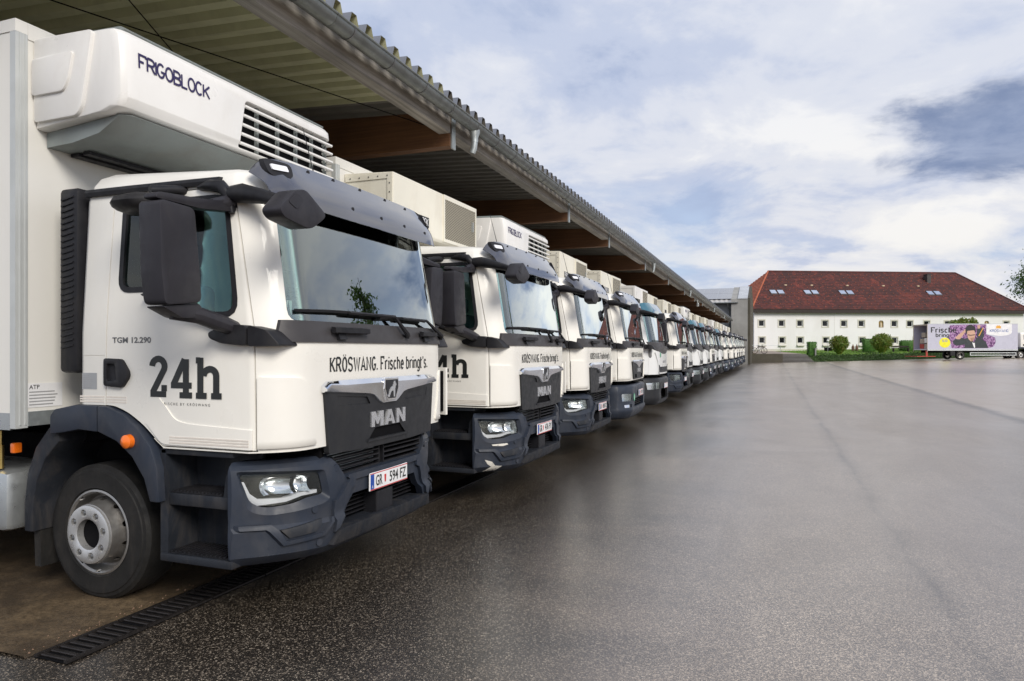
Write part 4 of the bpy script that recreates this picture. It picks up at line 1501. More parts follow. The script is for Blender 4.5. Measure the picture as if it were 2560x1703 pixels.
def third_make():
    """cool-white cab with rounded nose, dark scoop under the screen, teal visor"""
    kit = Kit()
    S = CabShape(crown=.07, corner=.30, y0=.66, power=2.1, lean=.22)
    cb, doors = cab_common(kit, S, 'cool_white', 'visor_teal')
    interior(kit)
    # dark scoop with a curved lower edge
    low = [(-.95 + 1.9 * k / 16, 1.70 - .15 * math.cos((k / 16 - .5) * math.pi) ** 0.7) for k in range(17)]
    poly = low + [(1.0, 1.852), (-1.0, 1.852)]
    a = kit.add('windscreen_apron', S.skin_cut(.012, -.02, poly, -.6, .3, FX, 'apron_grey'))
    for yb, y0, y1 in ((.25, -.85, .10), (.85, -.05, .6)):
        kit.add('wiper', MB().tube([S.front(yb, 1.76, .03), S.front(y1, 1.88, .05)], .015, 6).tube([S.front(y0 + (y1 - y0) * k / 6, 1.88, .02) for k in range(7)], .011, 6).mesh('black_plastic', 40), a)
    # raised nose panel and dark lower grille
    nose = round_poly([(-.86, 1.62), (.86, 1.62), (.70, 1.32), (.66, 1.12), (.6, 1.06), (-.6, 1.06), (-.66, 1.12), (-.70, 1.32)], .06, 4)
    nose = [p for p in nose]
    m = boolean(boolean(S.skin(.02, -.01), prism(nose, -.5, .3, FX), 'INTERSECT'), prism(poly, -.6, .3, FX))
    kit.add('nose_panel', fix_normals(m, [S.solid(.02)], 'cool_white'))
    gp = round_poly([(-.66, 1.30), (-.55, 1.235), (.55, 1.235), (.66, 1.30), (.62, 1.10), (-.62, 1.10)], .03, 3)
    kit.add('grille', S.skin_cut(.028, 0, gp, -.4, .3, FX, 'grille_plastic'))
    kit.add('maker_letters', MB().box(*(lambda p: (p[0], p[0] + .006))(S.front(0, 1.36, .022)), -.20, .20, 1.335, 1.39).mesh('print_grey'), level=1)
    p = S.front(-.50, 1.53, .022)
    kit.add('round_badge', MB().tube([p, (p[0] + .004, p[1], p[2])], .06, 18).mesh('badge_green'), level=1)
    pf = [(.30, -.10), (.34, -.05), (.42, .0), (.50, .012), (.60, .0), (.80, .012), (.93, .008), (.97, -.04)]
    BP = Bumper(pf, crown=.05, y0=.66, corner=.32, power=1.8)
    full = BP.solid()
    lamp = round_poly([(-1.09, .86), (-.66, .86), (-.64, .70), (-1.05, .68)], .02, 3)
    low = round_poly([(-.52, .44), (-.52, .70), (.52, .70), (.52, .44)], .03, 3)
    cut = MB().prism(lamp, -.9, .3, FX).prism(mirror_poly(lamp), -.9, .3, FX).prism(low, -.9, .3, FX)
    b = kit.add('bumper', fix_normals(boolean(boolean(full, BP.solid(-.055, back=-.6)), cut.mesh()), [full], 'grille_plastic'))
    for mp in ((lambda p: p), mirror_poly):
        h = kit.add('headlight', BP.piece(mp(lamp), -.045, -.055, 'reflector'), b)
        kit.add('lens', BP.piece(mp(lamp), -.008, -.012, 'lamp_glass'), h)
        kit.add('lamp_post', BP.piece(mp([(-.87, .87), (-.85, .87), (-.84, .68), (-.86, .68)]), -.006, -.04, 'grille_plastic'), h, level=1)
    kit.add('radiator_frame', MB().box(-.34, -.28, -.8, .8, .40, 1.04).mesh('void_black'))
    visor(kit, S, 'visor_teal', teal=True)
    mirrors(kit, 'black_plastic')
    underside(kit)
    wheels(kit)
    body_box(kit)
    return kit, S, BP


# ------------------------------------------------------------------ cooling units on the box front wall
def unit_streamlined():
    """moulded white unit with rounded shoulders and wide slats on the far half"""
    kit = Kit()
    sec = [(-1.995, 3.12), (-1.36, 3.17), (-1.255, 3.20), (-1.225, 3.26), (-1.235, 3.55), (-1.25, 3.66), (-1.29, 3.70), (-1.995, 3.72)]

    def ring(y, s):
        cx, cz = -1.995, 3.42
        return [(cx + (x - cx) * s, y, cz + (z - cz) * (1 - (1 - s) * .25)) for x, z in sec]
    yr = [(-1.13, .90), (-1.115, .96), (-1.08, .99), (-1.03, 1.0), (1.03, 1.0), (1.08, .99), (1.115, .96), (1.13, .92)]
    solid = MB().loft([ring(y, s) for y, s in yr]).mesh()
    gr = [(-.10, 3.215), (-.02, 3.60), (1.2, 3.60), (1.2, 3.215)]
    gr = round_poly(gr, [.03, .05, 0, 0], 4)
    hous = boolean(solid, prism(gr, -1.50, -1.0, FX))
    u = kit.add('unit_housing', MB().me(hous).mesh('unit_white', 30, .008))
    kit.add('cavity_shade', MB().box(-1.53, -1.32, -.04, 1.09, 3.22, 3.595).mesh('void_black'), u)  # black block fills the opening, standing in for its deep shade
    for k in range(5):
        z = 3.25 + k * .076
        x = -1.232 - .003 * k
        y0 = -.09 + (z - 3.215) / .385 * .08
        mb = MB().loft([[(x + a * s, y, z + b) for a, b in ((-.020, -.009), (-.004, -.013), (.004, -.006), (.003, .008), (-.006, .013), (-.020, .009))]
                        for y, s in ((y0, 1), (.4, 1), (1.06, 1), (1.125, 1))])
        mb.loft([[(x + a, y, z + b) for a, b in ((-.20, -.009), (-.020, -.009), (-.020, .009), (-.20, .009))] for y in (1.07, 1.122)])
        kit.add('slat', mb.mesh('unit_white', 50), u)
    for y in (.17, .42, .66, .88, 1.08):
        kit.add('slat_post', MB().box(-1.31, -1.285, y - .012, y + .012, 3.2, 3.61).mesh('unit_grey'), u, level=1)
    kit.add('unit_lid', MB().loft([[(x, y, z) for x, z in ((-1.995, 3.722), (-1.30, 3.702), (-1.285, 3.715), (-1.33, 3.74), (-1.995, 3.765))] for y in (-1.06, 1.06)]).mesh('unit_grey', 30, .01), u)
    kit.add('unit_base', MB().loft([[(-1.995, y, 3.02), (-1.75, y, 3.03), (-1.45 + t, y, 3.07), (-1.27 + t, y, 3.165), (-1.30 + t, y, 3.18), (-1.995, y, 3.118)] for y, t in ((-1.06, -.06), (-1.0, 0), (1.0, 0), (1.06, -.06))]).mesh('unit_grey', 30), u)
    kit.add('drip_rail', MB().box(-1.98, -1.90, -.9, 1.0, 2.995, 3.018).box(-1.86, -1.80, -.9, 1.0, 3.0, 3.022).mesh('black_plastic'), u, level=1)
    # moulded end covers
    for s in (-1, 1):
        cov = [(-1.99, 3.16), (-1.60, 3.165), (-1.555, 3.22), (-1.46, 3.70), (-1.99, 3.715)]
        fy = lambda a, b, w: (a, s * w, b)
        c = kit.add('end_cover', prism(round_poly(cov, .03, 3), 1.10, 1.155, fy, 'unit_white', 40, .012), u)
        kit.add('cover_panel', prism(round_poly([(-1.99, 3.33), (-1.70, 3.33), (-1.655, 3.40), (-1.61, 3.58), (-1.99, 3.575)], .03, 3), 1.14, 1.172, fy, 'unit_white', 40, .01), c, level=1)
    f = lambda a, b, o: (-1.2285 + o - b * .04, -1.0 + a, 3.475 + b)
    kit.add('unit_lettering', stroke_text('FRIGOBLOCK', .60, .088, f, 'print_violet', th=.17, w=.72, gap=.14), u)
    return kit


def unit_boxy(paint='unit_cream', label=True, mesh='mesh_cream'):
    """square sheet-metal unit with a riveted frame and a mesh panel on the far half"""
    kit = Kit()
    x0, x1, z0, z1 = -1.995, -1.36, 3.0, 3.62
    u = kit.add('unit_housing', prism([(x0, z0 - .05), (x1 - .02, z0), (x1, z0 + .03), (x1, z1), (x0, z1 + .03)], -1.10, 1.10, FY, paint, None, .008))
    kit.add('mesh_panel', MB().box(x1, x1 + .012, .13, 1.06, z0 + .06, z1 - .06).mesh(mesh), u)
    fr = MB()
    for a in ((.10, 1.09, z1 - .06, z1 - .005), (.10, 1.09, z0 + .02, z0 + .06), (.10, .13, z0 + .06, z1 - .06), (1.06, 1.09, z0 + .06, z1 - .06)):
        fr.box(x1, x1 + .018, *a)
    kit.add('panel_frame', fr.mesh(paint), u)
    kit.add('panel_handle', MB().box(x1 + .012, x1 + .04, .93, .95, z0 + .27, z0 + .40).mesh('aluminium'), u, level=1)
    sd = MB()
    for a in ((x0 + .02, x1 - .01, z1 - .07, z1 - .01), (x0 + .02, x1 - .01, z0 + .0, z0 + .05), (x1 - .07, x1 - .01, z0 + .05, z1 - .07)):
        sd.box(a[0], a[1], -1.112, -1.10, a[2], a[3])
    e = kit.add('end_frame', sd.mesh(paint), u)
    for k in range(5):
        kit.add('rivet', MB().box(x0 + .08 + k * .12, x0 + .092 + k * .12, -1.118, -1.112, z1 - .046, z1 - .034).mesh('bolt_steel'), e, level=1)
        kit.add('rivet', MB().box(x1 - .046, x1 - .034, -1.118, -1.112, z0 + .09 + k * .10, z0 + .102 + k * .10).mesh('bolt_steel'), e, level=1)
    if label:
        p = kit.add('unit_sign', MB().box(x1, x1 + .006, -.78, -.28, z0 + .13, z0 + .25).mesh('print_black'), u)
        f = lambda a, b, o: (x1 + .0075 + o, -.755 + a, z0 + .15 + b)
        kit.add('unit_lettering', stroke_text('FRIGOBLOCK', .45, .08, f, 'plate_white', th=.15, w=.72, gap=.12), p, level=1)
    return kit


def plate(kit_parent, at, text, zc, off):
    """number plate with blue band and red-white edge, child of the truck"""
    x = at(0, zc)[0] + off
    y0, y1, z0, z1 = -.26, .26, zc - .062, zc + .062   # plate
    p = link('number_plate', MB().rbox(x, x + .012, y0, y1, z0, z1, .004, 1).mesh('plate_white'), kit_parent)
    e = MB()
    for a, b in ((z0 + .004, z0 + .010), (z1 - .010, z1 - .004)):
        e.box(x + .012, x + .0135, y0 + .004, y1 - .004, a, b)
    link('plate_edge', e.mesh('plate_red'), p)
    link('plate_band', MB().box(x + .012, x + .014, y0 + .008, y0 + .052, z0 + .012, z1 - .012).mesh('plate_blue'), p)
    if text:
        a, b = text
        f = lambda o_: (lambda u, v, o: (x + .0145 + o, o_ + u, z0 + .026 + v))
        link('plate_text', font_text('GR', .085, .075, f(-.185), 'print_black', .01), p)
        link('plate_text', font_text(a + ' ' + b, .235, .075, f(-.03 + .03), 'print_black', .01), p)
        link('plate_crest', prism([(-.068, z0 + .04), (-.06, z0 + .034), (-.052, z0 + .04), (-.048, z0 + .090), (-.072, z0 + .090)], x + .012, x + .0145, FX, 'plate_red'), p)
        link('country_letter', font_text('A', .018, .022, lambda u, v, o: (x + .0148, y0 + .021 + u, z0 + .018 + v), 'plate_white'), p)
    return p


# ------------------------------------------------------------------ ground height: level by the trucks, rising towards the far right
def ground_z(X, Y):
    R = min(75.0, max(0.0, X * CS + Y * SN))
    return 3.0e-4 * R * R


KIT_NEW, S_NEW, BP_NEW = man_new()
KIT_OLD, S_OLD, BP_OLD = man_old()
KIT_IV, S_IV, BP_IV = third_make()
UNIT_A = unit_streamlined()
UNIT_B = unit_boxy()
UNIT_BW = unit_boxy('unit_white', True)
KINDS = {'N': (KIT_NEW, S_NEW, BP_NEW, .746, .012), 'O': (KIT_OLD, S_OLD, BP_OLD, .79, .014), 'I': (KIT_IV, S_IV, BP_IV, .76, .014)}
ROW = [  # kind, unit, row position, front position, plate, label
    ('N', 'A', 4.37, -2.60, ('594', 'FZ'), 'nearest white refrigerated truck, number plate GR 594 FZ, large 24h on its door'),
    ('N', 'B', 7.80, -2.53, ('476', 'FY'), 'second white truck from the camera with white scrape marks on its bumper corner'),
    ('N', 'A', 11.1, -2.60, ('880', 'FZ'), 'third white truck from the camera, rounded white cooling unit above the cab'),
    ('O', 'B', 14.4, -2.60, ('785', 'FY'), 'fourth white truck from the camera with square headlights and round green bumper badge'),
    ('I', 'B', 18.0, -2.60, None, 'fifth truck from the camera, cool white with large teal sun visor'),
    ('N', 'BW', 22.4, -2.60, None, 'sixth truck from the camera, parked beyond the gap after the teal visor truck'),
    ('I', 'B', 25.6, -2.70, None, 'seventh truck from the camera, rounded white nose just behind the sixth'),
    ('I', 'B', 28.8, -2.60, None, 'eighth truck from the camera, white with dark teal visor'),
    ('I', 'B', 32.0, -2.60, None, 'ninth truck from the camera along the canopy row'),
    ('O', 'A', 35.2, -2.65, None, 'tenth truck from the camera, white slatted cooling unit above the cab'),
    ('I', 'B', 38.4, -2.65, None, 'eleventh truck from the camera along the canopy row'),
    ('I', 'B', 41.6, -2.65, None, 'twelfth truck from the camera along the canopy row'),
    ('O', 'B', 45.4, -2.50, None, 'thirteenth truck from the camera along the canopy row'),
    ('O', 'BW', 49.4, -2.45, None, 'fourteenth truck from the camera along the canopy row'),
    ('N', 'B', 53.2, -2.40, None, 'fifteenth truck from the camera along the canopy row'),
    ('O', 'B', 56.8, -2.40, None, 'fourth truck from the far end of the canopy row'),
    ('N', 'BW', 60.4, -2.40, None, 'third truck from the far end of the canopy row'),
    ('O', 'BW', 64.0, -2.35, None, 'second truck from the far end of the canopy row'),
    ('N', 'B', 67.6, -2.30, None, 'farthest truck at the end of the canopy row by the grey hall'),
]
ROOTS = []
for i, (kind, unit, yc, x0, pl, label) in enumerate(ROW):
    kit, S_, BP_, zp, off = KINDS[kind]
    jit = random.Random(i + 90)
    root = empty('refrigerated_truck', (x0 + (jit.uniform(-.06, .06) if i > 3 else 0), yc, ground_z(x0, yc)), label, 'truck', 'white refrigerated trucks parked under the canopy',
                 math.radians(jit.uniform(-.9, .9)) if i > 0 else 0.0)
    lev = 9 if i < 5 else 0
    kit.put(root, max_level=lev)
    {'A': UNIT_A, 'B': UNIT_B, 'BW': UNIT_BW}[unit].put(root, max_level=lev)
    plate(root, BP_.at, pl, zp, off)
    ROOTS.append(root)

# papers and stickers behind the windscreens of the first trucks
for i_, r_ in enumerate(ROOTS[:4]):
    js = random.Random(i_ + 3)
    link('windscreen_sticker', MB().box(-.118, -.114, -.945, -.90, 1.86, 1.95).mesh('plate_white'), r_)
    for q in range(3):
        y_ = js.uniform(-.7, .6)
        link('dashboard_paper', MB().add([(-.20, y_, 1.748), (-.32, y_ + .03, 1.752), (-.31, y_ + .22, 1.752), (-.19, y_ + .19, 1.748)], [(0, 1, 2, 3)]).mesh('plate_white'), r_)

# things seen only on single trucks
r1 = ROOTS[0]
link('transport_sticker', MB().box(-1.999, -1.9965, -1.19, -.95, 1.27, 1.43).mesh('plate_white'), r1)
stl = MB()
rr = random.Random(5)
for k in range(5):
    stl.box(-1.9962, -1.995, -1.18, -1.18 + rr.uniform(.10, .2), 1.285 + k * .021, 1.293 + k * .021)
link('sticker_print', stl.mesh('print_grey'), r1)
link('sticker_lettering', font_text('ATP', .07, .028, lambda u, v, o: (-1.9958, -1.18 + u, 1.392 + v), 'print_black', .01), r1)
link('toll_box', MB().rbox(-.17, -.13, -.965, -.94, 1.92, 2.03, .006).mesh('purple_plastic'), r1)
link('safety_vest', MB().rbox(-.42, -.36, .02, .12, 1.745, 1.85, .015).mesh('hi_vis'), r1)
# grille of name letters hung behind the seats, seen through the side window
nb = MB()
for k in range(7):
    nb.box(-1.5, -.62, .40, .402, 2.02 + k * .028, 2.024 + k * .028)
link('luggage_net', nb.mesh('void_black'), r1)
link('net_lettering', stroke_text('MAN', .36, .075, lambda u, v, o: (-1.02 + u, .398 - o, 2.07 + v), 'plate_white', th=.28, w=.62, gap=.42), r1)
r2 = ROOTS[1]
sc = [(-1.07, .455), (-.98, .45), (-.945, .38), (-.955, .36), (-1.02, .355), (-1.0, .40), (-1.04, .42)]
link('paint_scrape', BP_NEW.piece(subdiv([(-1.06, .50), (-1.0, .475), (-.965, .43), (-.90, .42), (-.915, .372), (-1.0, .365), (-.995, .42), (-1.03, .45)], 1), .0025, -.01, 'scuffed_paint'), r2)
link('paint_scrape', BP_NEW.piece([(-1.0, .655), (-.86, .66), (-.845, .645), (-.90, .632), (-.99, .64)], .0035, -.01, 'scuffed_paint'), r2)


# ------------------------------------------------------------------ setting: materials
def asphalt_mat():
    t = NT('asphalt')
    g = t.new('ShaderNodeNewGeometry')
    pos = g.outputs['Position']
    s = t.new('ShaderNodeSeparateXYZ')
    t.l.new(pos, s.inputs[0])
    X = s.outputs[0]
    stones = t.voronoi(145, out=1, vec=pos)
    sh = t.new('ShaderNodeSeparateColor')
    t.l.new(stones, sh.inputs[0])
    base = t.ramp(sh.outputs[0], [(0.0, (0.045, 0.037, 0.029)), (0.38, (0.13, 0.107, 0.085)), (0.60, (0.25, 0.208, 0.167)), (0.80, (0.42, 0.356, 0.287)), (1.0, (0.74, 0.645, 0.53))])
    big = t.noise(0.28, 6, 0.6, 0.4, vec=pos)
    base = t.mix(t.ramp(big, [(0.35, 0.5), (0.65, 0.0)]), base, (0.20, 0.165, 0.132), 'MIX')
    # damp dirt along the row, with the trucks' shade and reflection painted in
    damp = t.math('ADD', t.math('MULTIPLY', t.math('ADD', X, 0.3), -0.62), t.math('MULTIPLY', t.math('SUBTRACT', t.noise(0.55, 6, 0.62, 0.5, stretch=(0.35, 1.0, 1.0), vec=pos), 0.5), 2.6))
    damp_shade_f = t.ramp(damp, [(0.0, 0.0), (1.0, 1.0)], 'EASE')
    base = t.mix(damp_shade_f, base, t.ramp(sh.outputs[0], [(0.0, (0.010, 0.008, 0.006)), (0.60, (0.022, 0.018, 0.014)), (0.78, (0.060, 0.050, 0.040)), (0.90, (0.21, 0.18, 0.147)), (1.0, (0.48, 0.43, 0.36))]))
    trk = t.ramp(t.noise(1.0, 6, 0.6, 0.3, stretch=(2.4, 0.07, 1.0), vec=pos), [(0.46, 0.0), (0.70, 0.6)])
    patch = t.ramp(t.noise(1.3, 7, 0.66, 0.5, vec=pos), [(0.40, 0.0), (0.62, 0.45)])
    base = t.mix(t.math('MAXIMUM', trk, patch), base, t.mix(1.0, base, (0.50, 0.46, 0.42), 'MULTIPLY'))
    # older, paler surfacing beyond the long joint on the right
    edge = t.math('ADD', t.math('SUBTRACT', X, 5.45), t.math('MULTIPLY', t.math('SUBTRACT', t.noise(1.6, 4, vec=pos), 0.5), 0.35))
    pale = t.math('MULTIPLY', edge, 6.0, True)
    base = t.mix(t.math('MULTIPLY', pale, 0.55), base, (0.46, 0.395, 0.325))
    # damp seam and joint
    wob = t.math('MULTIPLY', t.math('SUBTRACT', t.noise(0.7, 5, vec=pos), 0.5), 0.30)
    sx = t.math('ABSOLUTE', t.math('SUBTRACT', t.math('ADD', X, wob), 1.03))
    seam = t.math('MULTIPLY', t.ramp(sx, [(0.0, 1.0), (0.07, 0.35), (0.22, 0.0)]), t.ramp(t.noise(0.5, 4, vec=pos), [(0.35, 0.1), (0.6, 0.85)]))
    jx = t.math('ABSOLUTE', t.math('SUBTRACT', edge, -0.12))
    joint = t.ramp(jx, [(0.0, 0.9), (0.10, 0.5), (0.30, 0.0)])
    dark = t.math('MAXIMUM', seam, joint)
    base = t.mix(t.math('MULTIPLY', dark, 0.75), base, (0.016, 0.015, 0.015))
    wet = t.noise(0.55, 7, 0.62, 0.8, stretch=(1.0, 0.35, 1.0), vec=pos)
    rough = t.ramp(wet, [(0.32, 0.30), (0.55, 0.40), (0.75, 0.52)])
    rough = t.mix(t.math('MULTIPLY', dark, 0.8), rough, (0.62, 0.62, 0.62))
    t.P(Base_Color=base, Roughness=rough, Specular_IOR_Level=0.7, Coat_Weight=t.ramp(wet, [(0.30, 1.0), (0.75, 0.7)]), Coat_Roughness=0.28, Coat_IOR=2.0, Coat_Tint=(1.0, 0.94, 0.87))
    dist = t.voronoi(145, out=0, vec=pos)
    b1 = t.new('ShaderNodeBump')
    b1.inputs['Strength'].default_value = 0.45
    b1.inputs['Distance'].default_value = 0.006
    t.l.new(t.math('ADD', t.math('MULTIPLY', dist, 1.2), t.noise(40, 5, vec=pos)), b1.inputs['Height'])
    t.l.new(b1.outputs[0], t.b.inputs['Normal'])
    MATS['asphalt'] = t.m


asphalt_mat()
t = NT('wet_slab')
n = t.noise(1.1, 9, 0.66, 0.8)
c = t.ramp(n, [(0.32, (0.022, 0.016, 0.011)), (0.5, (0.075, 0.052, 0.031)), (0.68, (0.17, 0.122, 0.072))])
c = t.mix(t.ramp(t.noise(5, 8, 0.7), [(0.45, 0.0), (0.7, 0.55)]), c, (0.035, 0.026, 0.018))
t.P(Base_Color=c, Roughness=t.ramp(t.noise(0.9, 5), [(0.35, 0.28), (0.65, 0.60)]))
t.bump(t.noise(60, 6, 0.65), 0.35, 0.01)
c2 = t.mix(t.ramp(t.voronoi(150, out=0), [(0.0, 0.5), (0.25, 0.0)]), c, (0.42, 0.36, 0.28))
c2 = t.mix(t.ramp(t.noise(38, 6, 0.7), [(0.42, 0.0), (0.62, 0.6)]), c2, (0.03, 0.023, 0.016))
t.P(Base_Color=c2)
MATS['wet_slab'] = t.m


def wood_mat(name, c0, c1, stretch, rough=0.65, scale=6):
    t = NT(name)
    n1 = t.noise(scale, 7, 0.62, 0.5, stretch=stretch)
    n2 = t.noise(1.3, 4)
    c = t.mix(t.ramp(n2, [(0.35, 0.0), (0.7, 0.5)]), t.ramp(n1, [(0.32, c0), (0.68, c1)]), tuple(v * .5 for v in c0))
    t.P(Base_Color=c, Roughness=rough)
    t.bump(n1, 0.3, 0.004)
    MATS[name] = t.m


wood_mat('glulam', (0.105, 0.045, 0.02), (0.21, 0.10, 0.042), (.12, 3, 6))
wood_mat('weathered_beam', (0.20, 0.185, 0.165), (0.46, 0.43, 0.39), (5, .12, 6))
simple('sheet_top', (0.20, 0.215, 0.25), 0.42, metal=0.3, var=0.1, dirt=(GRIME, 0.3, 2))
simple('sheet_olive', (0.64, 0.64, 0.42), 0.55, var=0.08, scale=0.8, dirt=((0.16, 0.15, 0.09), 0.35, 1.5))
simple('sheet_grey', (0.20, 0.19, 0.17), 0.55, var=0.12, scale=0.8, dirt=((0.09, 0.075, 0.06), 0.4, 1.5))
simple('dark_wall', (0.055, 0.047, 0.04), 0.8, var=0.2, scale=0.5)
simple('cast_iron', (0.035, 0.030, 0.028), 0.45, metal=0.6, var=0.3, scale=30)
simple('hall_cladding', (0.20, 0.21, 0.215), 0.5, var=0.05, scale=0.4)
simple('concrete', (0.30, 0.295, 0.28), 0.85, var=0.14, scale=0.7, dirt=((0.15, 0.15, 0.13), 0.6, 0.8), bump=(20, .2))
simple('concrete_brown', (0.070, 0.062, 0.045), 0.85, var=0.2, scale=0.7, dirt=((0.07, 0.06, 0.045), 0.6, 0.8))
simple('hall_sheet', (0.50, 0.48, 0.45), 0.45, metal=0.2, var=0.08, dirt=((0.28, 0.22, 0.16), 0.5, 1.0))
simple('flashing', (0.55, 0.56, 0.57), 0.35, metal=0.5, var=0.2, scale=0.8)
t = NT('solar_cell')
t.P(Base_Color=t.ramp(t.noise(0.5, 3), [(0.3, (0.025, 0.028, 0.05)), (0.7, (0.045, 0.05, 0.075))]), Roughness=0.12, Coat_Weight=1.0, Coat_IOR=1.8)
MATS['solar_cell'] = t.m
simple('render_white', (0.80, 0.79, 0.79), 0.85, var=0.03, scale=0.3, dirt=((0.58, 0.55, 0.50), 0.35, 0.35))
simple('surround', (0.60, 0.58, 0.50), 0.85, var=0.06)
simple('casement', (0.78, 0.78, 0.76), 0.5)
t = NT('window_dark')
t.P(Base_Color=t.ramp(t.noise(0.9, 2), [(0.35, (0.006, 0.007, 0.008)), (0.7, (0.02, 0.022, 0.026))]), Roughness=0.08, Specular_IOR_Level=0.35)
MATS['window_dark'] = t.m
t = NT('skylight_glass')
t.P(Base_Color=(0.32, 0.36, 0.42), Roughness=0.06, Metallic=0.75)
t.P(Base_Color=t.ramp(t.noise(0.7, 2), [(0.3, (0.55, 0.60, 0.68)), (0.7, (0.75, 0.79, 0.86))]))
MATS['skylight_glass'] = t.m
t = NT('roof_tile')
nv = t.voronoi(3.2, out=1)
sp = t.new('ShaderNodeSeparateColor')
t.l.new(nv, sp.inputs[0])
c = t.ramp(sp.outputs[0], [(0.0, (0.05, 0.014, 0.012)), (0.6, (0.095, 0.020, 0.016)), (0.9, (0.14, 0.028, 0.020)), (1.0, (0.22, 0.048, 0.03))])
c = t.mix(t.ramp(t.noise(0.45, 6, 0.65), [(0.38, 0.65), (0.66, 0.0)]), c, (0.035, 0.014, 0.013))
c = t.mix(t.ramp(t.noise(0.22, 4, 0.6), [(0.58, 0.0), (0.75, 0.7)]), c, (0.18, 0.036, 0.022))
t.P(Base_Color=c, Roughness=0.75)
MATS['roof_tile'] = t.m
simple('ridge_tile', (0.38, 0.10, 0.045), 0.75, var=0.25, scale=2)
simple('eave_wood', (0.022, 0.014, 0.011), 0.7)
simple('chimney_sheet', (0.045, 0.036, 0.036), 0.6)
simple('niche_gold', (0.50, 0.33, 0.09), 0.6, var=0.25, scale=6)
simple('niche_dark', (0.11, 0.065, 0.025), 0.8)
simple('statue_stone', (0.55, 0.45, 0.30), 0.7)
simple('paving', (0.27, 0.22, 0.185), 0.7, var=0.15, scale=0.6)
simple('step_stone', (0.045, 0.040, 0.036), 0.6, var=0.2)
simple('rust_pot', (0.20, 0.12, 0.075), 0.7, var=0.3, scale=8)
simple('globe_white', (0.80, 0.80, 0.78), 0.3)
simple('bark', (0.10, 0.085, 0.07), 0.9, var=0.3, scale=8)
simple('trunk_birch', (0.45, 0.43, 0.40), 0.8, var=0.4, scale=4)
simple('print_yellow', (0.86, 0.80, 0.03), 0.4)
simple('print_blue', (0.04, 0.10, 0.36), 0.4)
simple('print_orange', (0.75, 0.38, 0.06), 0.4)
simple('print_skin', (0.58, 0.36, 0.26), 0.5)
simple('print_skin_dark', (0.36, 0.20, 0.14), 0.5)
simple('print_jacket', (0.022, 0.030, 0.036), 0.5, var=0.4, scale=5)
simple('print_hair', (0.012, 0.010, 0.012), 0.5)
simple('side_lilac', (0.52, 0.52, 0.62), 0.3, coat=0.3, var=0.04, scale=0.4)
simple('cargo_beige', (0.42, 0.36, 0.29), 0.8)
simple('red_frame', (0.45, 0.06, 0.04), 0.5)
t = NT('print_cabbage')
n = t.noise(2.6, 5, 0.6, 2.2)
w_ = t.math('SINE', t.math('MULTIPLY', n, 26.0))
t.P(Base_Color=t.ramp(t.math('ADD', t.math('MULTIPLY', w_, .5), .5), [(0.15, (0.07, 0.012, 0.09)), (0.6, (0.20, 0.045, 0.23)), (0.95, (0.55, 0.36, 0.58))]), Roughness=0.4)
MATS['print_cabbage'] = t.m


def leaf_mat(name, c0, c1, c2):
    t = NT(name)
    oi = t.new('ShaderNodeObjectInfo')
    n = t.noise(2.2, 3)
    v = t.voronoi(7, out=1)
    sp = t.new('ShaderNodeSeparateColor')
    t.l.new(v, sp.inputs[0])
    c = t.mix(t.ramp(n, [(0.4, 0.0), (0.65, 1.0)]), t.ramp(sp.outputs[0], [(0, c0), (1, c1)]), c2)
    t.P(Base_Color=c, Roughness=0.55)
    t.b.inputs['Subsurface Weight'].default_value = 0.0
    tr = t.new('ShaderNodeBsdfTranslucent')
    t.l.new(c, tr.inputs[0])
    mx = t.new('ShaderNodeMixShader')
    mx.inputs[0].default_value = 0.3
    t.l.new(t.b.outputs[0], mx.inputs[1])
    t.l.new(tr.outputs[0], mx.inputs[2])
    t.l.new(mx.outputs[0], t.out.inputs[0])
    MATS[name] = t.m


leaf_mat('leaf_bush', (0.09, 0.18, 0.02), (0.19, 0.30, 0.04), (0.20, 0.19, 0.03))
leaf_mat('leaf_hedge', (0.05, 0.16, 0.02), (0.11, 0.26, 0.04), (0.08, 0.20, 0.03))
leaf_mat('leaf_tree', (0.05, 0.11, 0.025), (0.13, 0.21, 0.05), (0.08, 0.14, 0.035))
leaf_mat('leaf_cover', (0.025, 0.07, 0.012), (0.07, 0.15, 0.025), (0.05, 0.09, 0.02))
leaf_mat('grass_blade', (0.10, 0.21, 0.018), (0.17, 0.29, 0.028), (0.14, 0.24, 0.025))
t = NT('grass_ground')
t.P(Base_Color=t.ramp(t.noise(1.4, 7, 0.65), [(0.3, (0.06, 0.14, 0.014)), (0.7, (0.16, 0.28, 0.026))]), Roughness=0.9)
t.bump(t.noise(18, 6, 0.7), 0.6, 0.05)
MATS['grass_ground'] = t.m
t = NT('bank_soil')
t.P(Base_Color=t.ramp(t.noise(2.4, 7, 0.65), [(0.3, (0.03, 0.045, 0.012)), (0.7, (0.06, 0.10, 0.02))]), Roughness=0.9)
MATS['bank_soil'] = t.m
simple('field', (0.09, 0.13, 0.04), 0.9, var=0.3, scale=0.02)


# ------------------------------------------------------------------ ground
def W(R, D, z=0.0):
    """a place given as metres right of and ahead of the standpoint"""
    return (R * CS - D * SN, R * SN + D * CS, z)


def struct(name, me, parent=None):
    o = link(name, me, parent)
    if parent is None:
        o['kind'] = 'structure'
    return o


